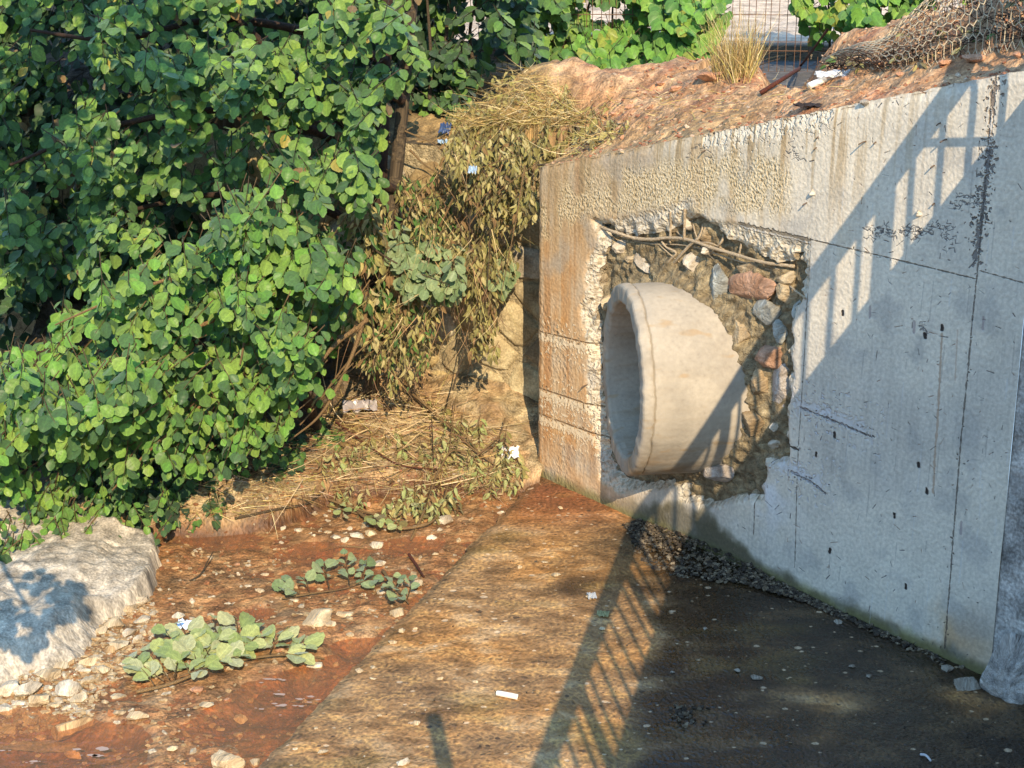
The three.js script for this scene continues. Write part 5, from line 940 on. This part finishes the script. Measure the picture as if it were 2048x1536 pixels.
for (const [x, y, w, h, m] of [[713, 1074, 34, 12, WHITE], [743, 1066, 30, 22, PALE], [672, 1074, 22, 10, WHITE], [656, 1064, 16, 10, PALE], [690, 1080, 20, 10, WHITE], [863, 1076, 22, 14, WHITE], [761, 1185, 18, 18, WHITE], [566, 1056, 15, 14, WHITE], [597, 1060, 17, 16, WHITE], [687, 1108, 30, 14, WHITE], [629, 1030, 14, 8, PALE], [730, 1010, 26, 12, PINKS], [700, 1058, 12, 10, WHITE], [580, 1102, 20, 12, WETR], [640, 1110, 22, 12, WETR], [530, 1150, 16, 10, PALE], [475, 1128, 12, 12, PINKS], [520, 1182, 20, 8, PALE], [300, 1135, 12, 20, PALE], [590, 1175, 22, 12, SANDY], [640, 1180, 14, 10, PALE], [420, 1230, 18, 8, PALE], [440, 1232, 12, 8, WHITE], [400, 1290, 16, 12, PALE], [660, 1250, 24, 14, PALE], [600, 1285, 24, 20, PALE], [672, 1330, 16, 14, WHITE], [700, 1270, 20, 10, PALE], [560, 1300, 22, 10, PINKS], [502, 1404, 26, 12, SANDY], [456, 1400, 18, 10, PINKS], [630, 1405, 28, 12, PALE], [590, 1500, 12, 10, WHITE], [378, 1455, 14, 10, PALE], [440, 1460, 18, 12, PALE], [525, 1475, 14, 10, PALE], [345, 1500, 22, 10, PALE], [870, 1110, 14, 10, PALE], [845, 1095, 10, 8, PINKS], [780, 1015, 20, 8, PALE]]) stoneAt(x, y, w, h, m, 'small pale stone lying loose in the stream bed', 'loose stones in the stream bed');
for (const [x, y, w, h] of [[880, 1358, 14, 8], [950, 1364, 14, 8], [760, 1432, 14, 12], [832, 1447, 18, 12], [632, 1458, 12, 8], [745, 1357, 16, 10], [784, 1285, 20, 10], [802, 1262, 18, 14], [830, 1258, 12, 10], [720, 1340, 20, 14], [748, 1335, 16, 10], [1120, 1016, 12, 9], [1112, 1150, 20, 10], [1230, 1005, 12, 8], [1040, 1135, 12, 12], [1090, 1125, 12, 8], [1205, 1257, 14, 8], [1345, 1344, 10, 8], [1475, 1340, 14, 10], [1704, 1332, 14, 10], [1738, 1353, 12, 8], [1512, 1356, 26, 10], [1410, 1258, 10, 8], [1180, 1195, 16, 14]]) stoneAt(x, y, w, h, x > 1250 ? GREYS : PALE, 'small stone on the thin brown film of the apron', 'small stones on the apron');
for (const [x, y, w, h] of [[1350, 178, 34, 18], [1420, 160, 50, 18], [1320, 172, 22, 14], [1440, 152, 24, 10], [1950, 118, 46, 18], [1760, 128, 36, 16], [1890, 128, 28, 14], [1690, 158, 18, 16], [2036, 112, 18, 22], [1640, 176, 22, 12], [1225, 228, 14, 14], [1260, 215, 20, 10], [1560, 205, 14, 10], [1800, 150, 20, 12]]) stoneAt(x, y, w, h, PINKS, 'reddish clod on the crest of the red soil behind the wall', 'clods on the red soil', 0.1);
{ // which stone of its kind: by what it lies beside, then by its place among those
  const where = {
    'loose stones in the stream bed': (x, y) => y < 1050 && x > 600 ? 'at the shore by the curved pale branch' : y < 1120 && x > 640 ? 'around the pale bent stick' : x > 620 && y < 1200 ? 'beside the small grey green branch' : x < 560 && y < 1260 ? 'in the open stream before the ledge' : y < 1320 && x > 540 ? 'right of the fallen leafy branch' : y < 1200 ? 'in the middle of the stream' : x > 480 ? 'by the red pool at the apron' : 'below the fallen leafy branch',
    'stones of the rubble below the ledge': (x, y) => y < 1310 && x > 190 ? 'under the right tip of the ledge' : x > 150 ? 'in the rubble by the stream' : y < 1360 ? 'at the lower border of the ledge' : x < 50 ? 'in the rubble at the left border' : 'around the sandy triangular rock',
    'small stones on the apron': (x, y) => x > 1400 ? 'on the dark right part of the apron' : x > 1150 && y > 1180 ? 'among the striped railing shadow' : y < 1160 ? 'on the upper apron near the wall corner' : y < 1300 ? 'near the apron edge by the fallen branches' : x > 850 ? 'by the short white tube' : 'on the lower left part of the apron',
    'clods on the red soil': (x) => x < 1400 ? 'left of the dry grass' : x < 1600 ? 'at the dry grass' : x < 1800 ? 'between plastic wrapping and netting' : 'at the foot of the wire netting',
  }, kinds = { 'loose stones in the stream bed': 'loose stone', 'stones of the rubble below the ledge': 'angular stone', 'small stones on the apron': 'small stone', 'clods on the red soil': 'reddish clod' }, sets = {};
  for (const d of SAME) (sets[d.group + where[d.group](d.x, d.y)] ??= []).push(d);
  const nth = ['first', 'second', 'third', 'fourth', 'fifth', 'sixth', 'seventh', 'eighth', 'ninth', 'tenth', 'eleventh', 'twelfth'];
  for (const l of Object.values(sets)) {
    l.sort((a, b) => a.x - b.x);
    l.forEach((d, i) => { const k = kinds[d.group], p = where[d.group](d.x, d.y); d.o.userData.label = l.length === 1 ? 'single ' + k + ' ' + p : i === 0 ? 'leftmost ' + k + ' ' + p : i === l.length - 1 ? 'rightmost ' + k + ' ' + p : i < 7 ? nth[i] + ' ' + k + ' from the left ' + p : nth[l.length - 1 - i] + ' ' + k + ' from the right ' + p; });
  }
}
const tintOf = (cols) => (r) => cols[(r() * cols.length) | 0].clone().multiplyScalar(0.8 + 0.4 * r());
const whiteMat = std({ color: 0xffffff, map: stoneMap, bumpMap: stoneBump, bumpScale: 0.006 });
const kPale = [[206, 184, 146], [196, 168, 126], [214, 202, 178], [180, 136, 96], [168, 114, 74]].map((c) => rgb(...c)), kSoil = [[214, 160, 124], [200, 138, 104], [224, 186, 150], [188, 124, 92], [230, 204, 176]].map((c) => rgb(...c)), kDark = [[92, 84, 72], [120, 108, 88], [70, 62, 52], [150, 140, 120]].map((c) => rgb(...c));
scatter('stream_gravel', 'loose gravel and small pale chips over the stream bed', 'gravel', whiteMat, 4400, 41, (r) => { const z = lerp(-8.75, -5.4, r()), t = (z - WA.z) / edgeDir.z, xe = WA.x + edgeDir.x * t, x = lerp(-2.6, xe, r()); if (fbm(x * 2.5, z * 3, 6, 3) < 0.02 && r() < 0.7) return null; return { p: V(x, lowGround(x, z) + 0.002, z), s: 0.003 + 0.017 * r() ** 2.2 }; }, tintOf(kPale));
scatter('stream_pebbles', 'pale broken pebbles of finger size strewn along the stream bed', 'pebbles', whiteMat, 420, 47, (r) => { const z = lerp(-8.7, -5.5, r()), t = (z - WA.z) / edgeDir.z, xe = WA.x + edgeDir.x * t, x = xe - 1.5 * r() ** 1.3; if (fbm(x * 2 + 3, z * 2.4, 16, 3) < -0.02 && r() < 0.75) return null; return { p: V(x, lowGround(x, z) + 0.004, z), s: 0.008 + 0.016 * r() ** 2 }; }, tintOf([...kPale, kPale[0], kPale[2]]));
scatter('rubble_gravel', 'pale broken gravel between the rock ledge and the stream', 'gravel', whiteMat, 1500, 42, (r) => { const [x, y] = pick(r, [[-20, 1340], [120, 1310], [220, 1230], [300, 1190], [320, 1250], [270, 1320], [190, 1400], [180, 1450], [60, 1470], [-20, 1480]]), p = ledgeHit(x, y); return { p, s: 0.005 + 0.02 * r() ** 2 }; }, tintOf(kPale.slice(0, 3)));
scatter('apron_grit', 'fine grit and chips stuck in the brown film of the apron', 'grit', whiteMat, 1500, 43, (r) => { const z = lerp(-8.8, -5.5, r()), t = (z - WA.z) / edgeDir.z, x = WA.x + edgeDir.x * t + 0.02 + r() * 3.2; if (sq(x, z)[1] > -0.02) return null; const n = fbm(x * 2, z * 3.5, 8, 3); if ((n < 0.05 && r() < 0.75) || (x > 0.45 && r() < 0.7)) return null; return { p: V(x, 0.003, z), s: 0.0015 + 0.0065 * r() ** 3 }; }, tintOf([...kPale.slice(0, 4), ...kDark]));
scatter('wall_foot_debris', 'dark damp debris piled along the foot of the shaded wall', 'debris', whiteMat, 2600, 44, (r) => { const s = 0.85 + 2.1 * r() * (0.4 + 0.6 * r()), w = (0.05 + 0.3 * Math.exp(-(((s - 1.35) / 0.4) ** 2)) + 0.03 * noise(s * 5, 2)) * r(), p = onWall(s, 0.0, w + 0.004); p.y = Math.max(0.002, 0.045 * (1 - w / 0.3) * Math.exp(-(((s - 1.4) / 0.5) ** 2))); return { p, s: 0.003 + 0.014 * r() ** 2 }; }, tintOf(kDark));
scatter('soil_clods', 'crumbly red clods and stones over the soil behind the wall', 'soil', whiteMat, 5200, 45, (r) => { const s = -0.3 + 3.9 * r(), q = 0.03 + 1.7 * r() ** 1.3, p = onWall(s, 0, -q); if (!isHigh(p.x, p.z)) return null; p.y = highGround(p.x, p.z); return { p, s: 0.003 + 0.015 * r() ** 3 }; }, tintOf(kSoil));
scatter('bank_pebbles', 'pale pebbles and crumbs on the bank below the stone wall', 'pebbles', whiteMat, 1300, 46, (r) => { const [x, y] = pick(r, [[330, 1050], [520, 900], [640, 860], [760, 800], [1000, 870], [1040, 970], [760, 980], [600, 1030]]), p = hit(x, y); return { p, s: 0.003 + 0.013 * r() ** 2.5 }; }, tintOf([...kPale, ...kSoil.slice(0, 2)]));

// ------------------------------------------------------------------ fallen branches, sticks
function branch(label, seed, stem, rad, sprays, set, o = {}) {
  const t = thing('fallen_branch', label, 'branch'), r = rng(seed), L = [], T = [], lift = o.lift ?? 0.02;
  const P = (x, y, h = 0) => hit(x, y).add(V(0, lift + h, 0));
  part('stem', tube(stem.map(([x, y, h]) => P(x, y, h)), rad, rad * 0.4, 7, stem.length * 5, 0.2), barkPale, t);
  for (const [x0, y0, x1, y1, n, s0, s1] of sprays) spray(L, T, r, P(x0, y0, 0.015), P(x1, y1, 0.035 + 0.03 * r()), n, s0 ?? 0.058, s1 ?? 0.1, { hang: 0.05, up: V(0, 1, 0), sag: 0, sun: 0.35 });
  part('twigs', merge(T), barkPale, t).userData.kind = 'stuff'; emitLeaves(t, L, ALDER, ALDER_FAR, set, 300); return t;
}
branch('fallen branch with many pale wilted leaves lying in the stream, lower left', 71, [[274, 1398], [340, 1382], [420, 1350], [500, 1330], [580, 1322], [650, 1330]], 0.008, [[330, 1385, 270, 1350, 6], [340, 1380, 300, 1330, 7], [380, 1365, 330, 1290, 8], [400, 1360, 360, 1275, 8], [430, 1350, 400, 1290, 8], [450, 1345, 430, 1270, 8], [480, 1335, 470, 1260, 9], [500, 1332, 500, 1290, 7], [540, 1325, 560, 1300, 7], [580, 1322, 610, 1310, 6], [420, 1350, 480, 1350, 6], [360, 1372, 420, 1372, 6], [560, 1325, 600, 1345, 5], [350, 1378, 360, 1330, 8], [450, 1340, 520, 1310, 8], [400, 1355, 450, 1300, 8], [310, 1390, 285, 1375, 4]], CUT, { lift: 0.03 });
branch('small fallen branch with grey green leaves in the middle of the stream bed', 72, [[565, 1205], [620, 1196], [690, 1186], [740, 1170]], 0.005, [[600, 1198, 565, 1185, 5, 0.04, 0.07], [620, 1196, 600, 1180, 4, 0.04, 0.07], [660, 1190, 650, 1150, 6, 0.04, 0.075], [700, 1184, 690, 1140, 7, 0.04, 0.075], [720, 1178, 735, 1145, 6, 0.04, 0.075], [700, 1186, 745, 1180, 5, 0.04, 0.07], [600, 1200, 580, 1205, 4, 0.04, 0.07]], { ...CUT, cols: PALEG.cols, mats: PALEG.mats });
branch('leafy twig caught against the apron edge beside the flat stones', 73, [[766, 1150], [790, 1180], [818, 1215]], 0.008, [[800, 1195, 775, 1205, 5, 0.035, 0.06], [810, 1205, 790, 1222, 5, 0.035, 0.06], [780, 1165, 800, 1190, 4, 0.035, 0.06], [815, 1212, 825, 1190, 4, 0.035, 0.06]], { ...CUT, cols: PALEG.cols, mats: PALEG.mats });
branch('withered sprig lying across the sticks at the shore below the slope', 74, [[655, 1018], [720, 1036], [790, 1058]], 0.006, [[670, 1022, 690, 1050, 5, 0.035, 0.06], [740, 1045, 760, 1075, 6, 0.035, 0.06], [780, 1052, 800, 1080, 5, 0.035, 0.06], [840, 1010, 850, 1040, 6, 0.03, 0.055], [880, 1000, 900, 1030, 6, 0.03, 0.055]], { ...CUT, cols: [...CUT.cols, ...DRY.cols], mats: [...CUT.mats, ...DRY.mats] });
function stick(label, pts, rad, m = barkPale, group) { // x, y in the photograph and height above the ground
  const o = solo('stick', tube(pts.map(([x, y, h = 0.01]) => hit(x, y).add(V(0, h, 0))), rad, rad * 0.6, 6, pts.length * 5, 0.2), m, label, 'stick', group); return o;
}
stick('pale bent stick in the stream beside the white stones', [[640, 1108], [668, 1101], [700, 1098], [755, 1104]], 0.008);
stick('long pale stick reaching from the shore over the water', [[658, 1014, 0.04], [720, 1034, 0.04], [790, 1052, 0.03]], 0.007);
stick('curved pale branch bowing along the shore under the sprigs', [[716, 1034, 0.03], [760, 1062, 0.03], [810, 1068, 0.03], [862, 1056, 0.03], [888, 1020, 0.06], [896, 1005, 0.1]], 0.009);
stick('upright pale stick rising from the shore to the slope', [[822, 1086, 0.01], [850, 1040, 0.06], [878, 985, 0.12], [905, 938, 0.1], [935, 930, 0.06]], 0.008);
stick('long bare branch lying down the slope to the white scrap', [[800, 790, 0.06], [850, 838, 0.08], [905, 880, 0.06], [950, 915, 0.04], [1000, 950, 0.03]], 0.008);
stick('second thin branch beside the long bare branch on the slope', [[815, 800, 0.05], [870, 850, 0.06], [930, 890, 0.05], [965, 930, 0.03]], 0.006);
stick('forked twig across the lower end of the long bare branch', [[935, 945, 0.03], [965, 920, 0.05], [1000, 890, 0.06], [1010, 865, 0.08]], 0.006);
stick('thin brown stick along the middle of the slope', [[672, 855, 0.03], [740, 905, 0.03], [800, 940, 0.03], [880, 950, 0.02]], 0.006, barkRed);
stick('dark thin stem standing on the slope left of the long branch', [[868, 955, 0.0], [866, 920, 0.05], [864, 880, 0.12]], 0.005, barkDark);
stick('pale stem standing on the slope beside the dark stem', [[892, 960, 0.0], [900, 915, 0.06], [912, 850, 0.16]], 0.004);
stick('grey branch stretched along the shore beside the hollow', [[470, 1048, 0.02], [560, 1035, 0.03], [620, 1020, 0.03], [650, 998, 0.05]], 0.008, barkGrey);
stick('dark red splinter at the apron edge', [[818, 1118, 0.02], [832, 1138, 0.02], [848, 1158, 0.01]], 0.008, barkRed);
stick('thin twig arching over the stream near the small hollow', [[380, 1165, 0.01], [400, 1158, 0.02], [418, 1140, 0.05], [428, 1126, 0.06]], 0.004, barkGrey);
stick('brown stick lying on the red soil near the wire netting', [[1520, 195, 0.02], [1560, 178, 0.04], [1600, 150, 0.06], [1652, 108, 0.12]], 0.012, barkRed);
stick('grey twig leaning over the asphalt left of the brown stick', [[1478, 166, 0.01], [1530, 144, 0.06], [1590, 132, 0.08], [1660, 132, 0.06]], 0.005, barkGrey);
stick('flat grey stick lying on the soil above the wall corner', [[1105, 256, 0.015], [1130, 252, 0.015], [1160, 248, 0.015]], 0.009, barkGrey);
stick('short pale stick at the edge of the soil behind the wall', [[1150, 282, 0.01], [1175, 288, 0.01], [1198, 292, 0.01]], 0.007);
stick('thick short branch stub sticking out of the bank by the trunk', [[810, 210, 0.08], [850, 203, 0.06], [885, 195, 0.04]], 0.016, barkGrey);

// ------------------------------------------------------------------ roll of wire netting full of brush
{
  const t = thing('wire_netting_roll', 'crumpled roll of wire netting full of dry brush on the red soil, upper right', 'wire netting');
  const base = [[1670, 142], [1740, 140], [1800, 138], [1860, 136], [1930, 118], [1990, 108], [2060, 92], [2140, 80]].map(([x, y]) => hit(x, y)), hs = [0.05, 0.10, 0.13, 0.21, 0.29, 0.34, 0.30, 0.28];
  const C = new THREE.CatmullRomCurve3(base), r = rng(88);
  const S = (u, v, k = 1) => { const i = clamp(u, 0, 0.999) * (hs.length - 1), h = lerp(hs[i | 0], hs[Math.min(hs.length - 1, (i | 0) + 1)], i % 1) * k, p = C.getPoint(clamp(u)); const a = Math.PI * v; return p.add(V(0.1 * Math.sin(a) * (u - 0.5), Math.sin(a) ** 0.8 * h * (1 + 0.25 * noise(u * 7, v * 3, k)) - 0.005, -h * 1.1 * (1 - Math.cos(a)) + 0.03 * noise(u * 6, v * 5, 3 + k))); };
  const wire = std({ color: rgb(190, 176, 146), roughness: 0.7 });
  const net = (nu, nv, k, ph, rad) => {
    const W = [], e = (a, b) => W.push(tube([S(...a, k), S(...b, k)], rad, rad, 3, 1));
    for (let j = 0; j < nv; j++) for (let i = 0; i < nu; i++) {
      const o = (j % 2) * 0.5, j1 = () => (r() - 0.5) * 0.12, u = (q) => (i + o + q + ph) / nu, v = (q) => (j + q) / nv;
      const A = [u(0), v(0.0)], B = [u(0.5), v(0.32)], D = [u(1), v(0)], E = [u(0), v(-0.66)];
      A[0] += 0.12 * noise(i * 3.3, j * 2.1) / nu; e(A, B); e(B, D); if (j) e(A, E);
    }
    return merge(W);
  };
  part('netting', net(30, 15, 1, 0, 0.0024), wire, t); part('netting', net(27, 12, 0.86, 0.3, 0.0019), std({ color: rgb(150, 118, 92), roughness: 0.7 }), t);
  const L = [], T = [];
  for (let i = 0; i < 260; i++) { const u = r(), a = S(u, 0.05 + 0.75 * r(), 0.15 + 0.5 * r()), b = a.clone().add(V(r() - 0.5, (r() - 0.5) * 0.4, r() - 0.5).multiplyScalar(0.3)); T.push(tube([a, a.clone().lerp(b, 0.5).add(V(0, 0.02, 0.01)), b], 0.0025, 0.001, 3, 3)); if (i % 7 === 0) spray(L, null, r, a, a.clone().lerp(b, 0.5), 4, 0.025, 0.05, {}); }
  part('brush', merge(T), barkDark, t).userData.kind = 'stuff';
  emitLeaves(t, L, LANCE, LANCE[0], { cols: [...DRY.cols, ...GREEN.cols.slice(0, 3)], mats: [...DRY.mats, ...GREEN.mats.slice(0, 3)], any: DRY.any }, 40);
  for (const p of [[[1900, 12, 8.6], [1940, 60, 8.4], [1990, 95, 8.3]], [[1965, 30, 8.5], [1998, 12, 8.5], [2010, 22, 8.5]]]) part('stalk', limb(p, 0.005, 0.003), barkPale, t);
}
// ------------------------------------------------------------------ litter
function crumple(name, label, cat, x, y, wpx, hpx, mat, seed, up = 0.6) {
  const p = ledgeHit(x, y), k = p.distanceTo(CAM) / FOCAL, w = wpx * k, h = hpx * k;
  const g = grid(16, 12, (a, b) => ({ p: V((a - 0.5) * w * (1 - 0.3 * Math.abs(noise(b * 4, seed))), (0.5 - Math.abs(b - 0.5)) * h * up + h * 0.28 * noise(a * 6 + seed, b * 6, 2) + 0.16 * h * noise(a * 14, b * 12, seed) + 0.1 * h, (b - 0.5) * h * 1.3 + 0.2 * h * noise(a * 5, b * 3, seed + 4)), uv: [a, b] }));
  const o = solo(name, toCreasedNormals(g, 0.5), mat, label, cat); o.position.copy(p); o.position.y += 0.006; o.rotation.y = noise(seed * 3.3, 2) * 1.2; return o;
}
const plastic = (c, o = {}) => new THREE.MeshPhysicalMaterial({ color: c, roughness: 0.35, side: THREE.DoubleSide, ...o });
crumple('plastic_sheet', 'crumpled clear plastic wrapping on the red soil near the wire netting', 'plastic', 1668, 158, 76, 30, plastic(rgb(236, 236, 232), { transmission: 0.45, thickness: 0, roughness: 0.25 }), 3);
{ const a = hit(1618, 180).add(V(0, 0.018, 0)), b = hit(1648, 168).add(V(0, 0.02, 0)); solo('plastic_tube', tube([a, b], 0.016, 0.016, 12, 3), plastic(rgb(238, 236, 226)), 'short white tube poking out of the clear plastic wrapping', 'tube'); }
crumple('blue_rag', 'blue and black plastic rag caught in the dry weeds beside the trunk', 'rag', 893, 268, 24, 26, plastic(rgb(56, 78, 116)), 5, 1.2);
crumple('blue_rag', 'light blue torn plastic hanging below the dark blue rag', 'rag', 887, 300, 24, 12, plastic(rgb(146, 172, 192)), 6, 1);
{ const o = crumple('blue_rag', 'small pale blue scrap among the wilted vine leaves', 'rag', 945, 345, 16, 20, plastic(rgb(158, 180, 198)), 7, 1); o.position.copy(at(946, 345, 9.02)); }
crumple('blue_bottle', 'crushed dark blue bottle under the ivy on the left bank', 'bottle', 150, 900, 26, 28, plastic(rgb(28, 60, 150), { roughness: 0.2 }), 8, 1.2);
crumple('paper_scrap', 'white paper scrap with a pale blue corner in the stream', 'paper', 374, 1256, 34, 22, plastic(rgb(206, 222, 236), { roughness: 0.6 }), 9, 1);
crumple('white_scrap', 'crumpled white plastic scrap at the left foot of the concrete wall', 'plastic', 1020, 914, 38, 30, plastic(rgb(238, 238, 238)), 10, 1.1);
crumple('grey_sheet', 'grey crumpled plastic sheet half buried on the bank', 'plastic', 720, 820, 70, 40, plastic(rgb(160, 152, 150)), 12, 0.6);
crumple('shadow_patch', 'added dark sheet standing in for a shadow on the red soil by the wall', 'scrap', 1618, 218, 62, 22, std({ color: rgb(64, 54, 52), bumpMap: soilBump, bumpScale: 0.02, side: THREE.DoubleSide }), 13, 0.3);  // flat dark sheet added in place of a shadow on the soil
crumple('grey_rag', 'small grey rag in the shadow stripe on the apron', 'rag', 1183, 1197, 18, 16, plastic(rgb(150, 156, 160), { roughness: 0.7 }), 14, 0.8);
scatter('dark_debris', 'little heap of dark broken debris on the shaded middle of the apron', 'debris', whiteMat, 90, 48, (r) => { const p = ground(1376 + (r() + r() - 1) * 44, 1428 + (r() + r() - 1) * 30, 0.006); return { p, s: 0.003 + 0.013 * r() ** 2 }; }, tintOf(kDark));
crumple('green_sheet', 'pale green torn sheet on the apron among the shadow stripes', 'scrap', 1206, 1232, 24, 18, plastic(rgb(150, 148, 104), { roughness: 0.7 }), 16, 0.2);
{ const a = ground(994, 1386, 0.014), b = ground(1036, 1394, 0.014); solo('white_tube', tube([a, b], 0.012, 0.012, 12, 3), plastic(rgb(236, 226, 206)), 'short white tube lying alone on the apron', 'tube'); }
{ const a = ground(1842, 1509, 0.006), b = ground(1862, 1522, 0.006); solo('white_strip', tube([a, a.clone().lerp(b, 0.5).add(V(0, 0.01, 0)), b], 0.006, 0.004, 8, 6), plastic(rgb(190, 190, 190)), 'small white strip on the shaded apron at the lower right', 'strip'); }
{ // foam on the red pools
  const r = rng(55), t = thing('foam', 'pale patches of foam drifting on the dark red pools', 'foam'); t.userData.kind = 'stuff'; const G = [];
  for (const [x, y, n, w] of [[565, 1375, 9, 60], [610, 1400, 7, 40], [540, 1420, 5, 50], [180, 1505, 5, 40], [40, 1515, 6, 50]]) for (let i = 0; i < n; i++) { const p = ground(x + (r() - 0.5) * w * 1.6, y + (r() - 0.5) * w * 0.6, -0.0635), R = 0.003 + 0.017 * r() * r(); const g = new THREE.CircleGeometry(R, 14), gp = g.attributes.position; for (let q = 1; q < gp.count; q++) { const k = 1 + 0.9 * fbm3(gp.getX(q) / R * 1.2, gp.getY(q) / R * 1.2, i * 3.37 + x * 0.1, 2); gp.setXY(q, gp.getX(q) * k, gp.getY(q) * k); } g.rotateX(-Math.PI / 2); g.scale(1.8, 1, 0.8); g.translate(p.x, p.y, p.z); G.push(g); }
  part('foam', merge(G), std({ color: rgb(168, 146, 130), roughness: 0.6 }), t);
}
renderer.render(scene, camera);
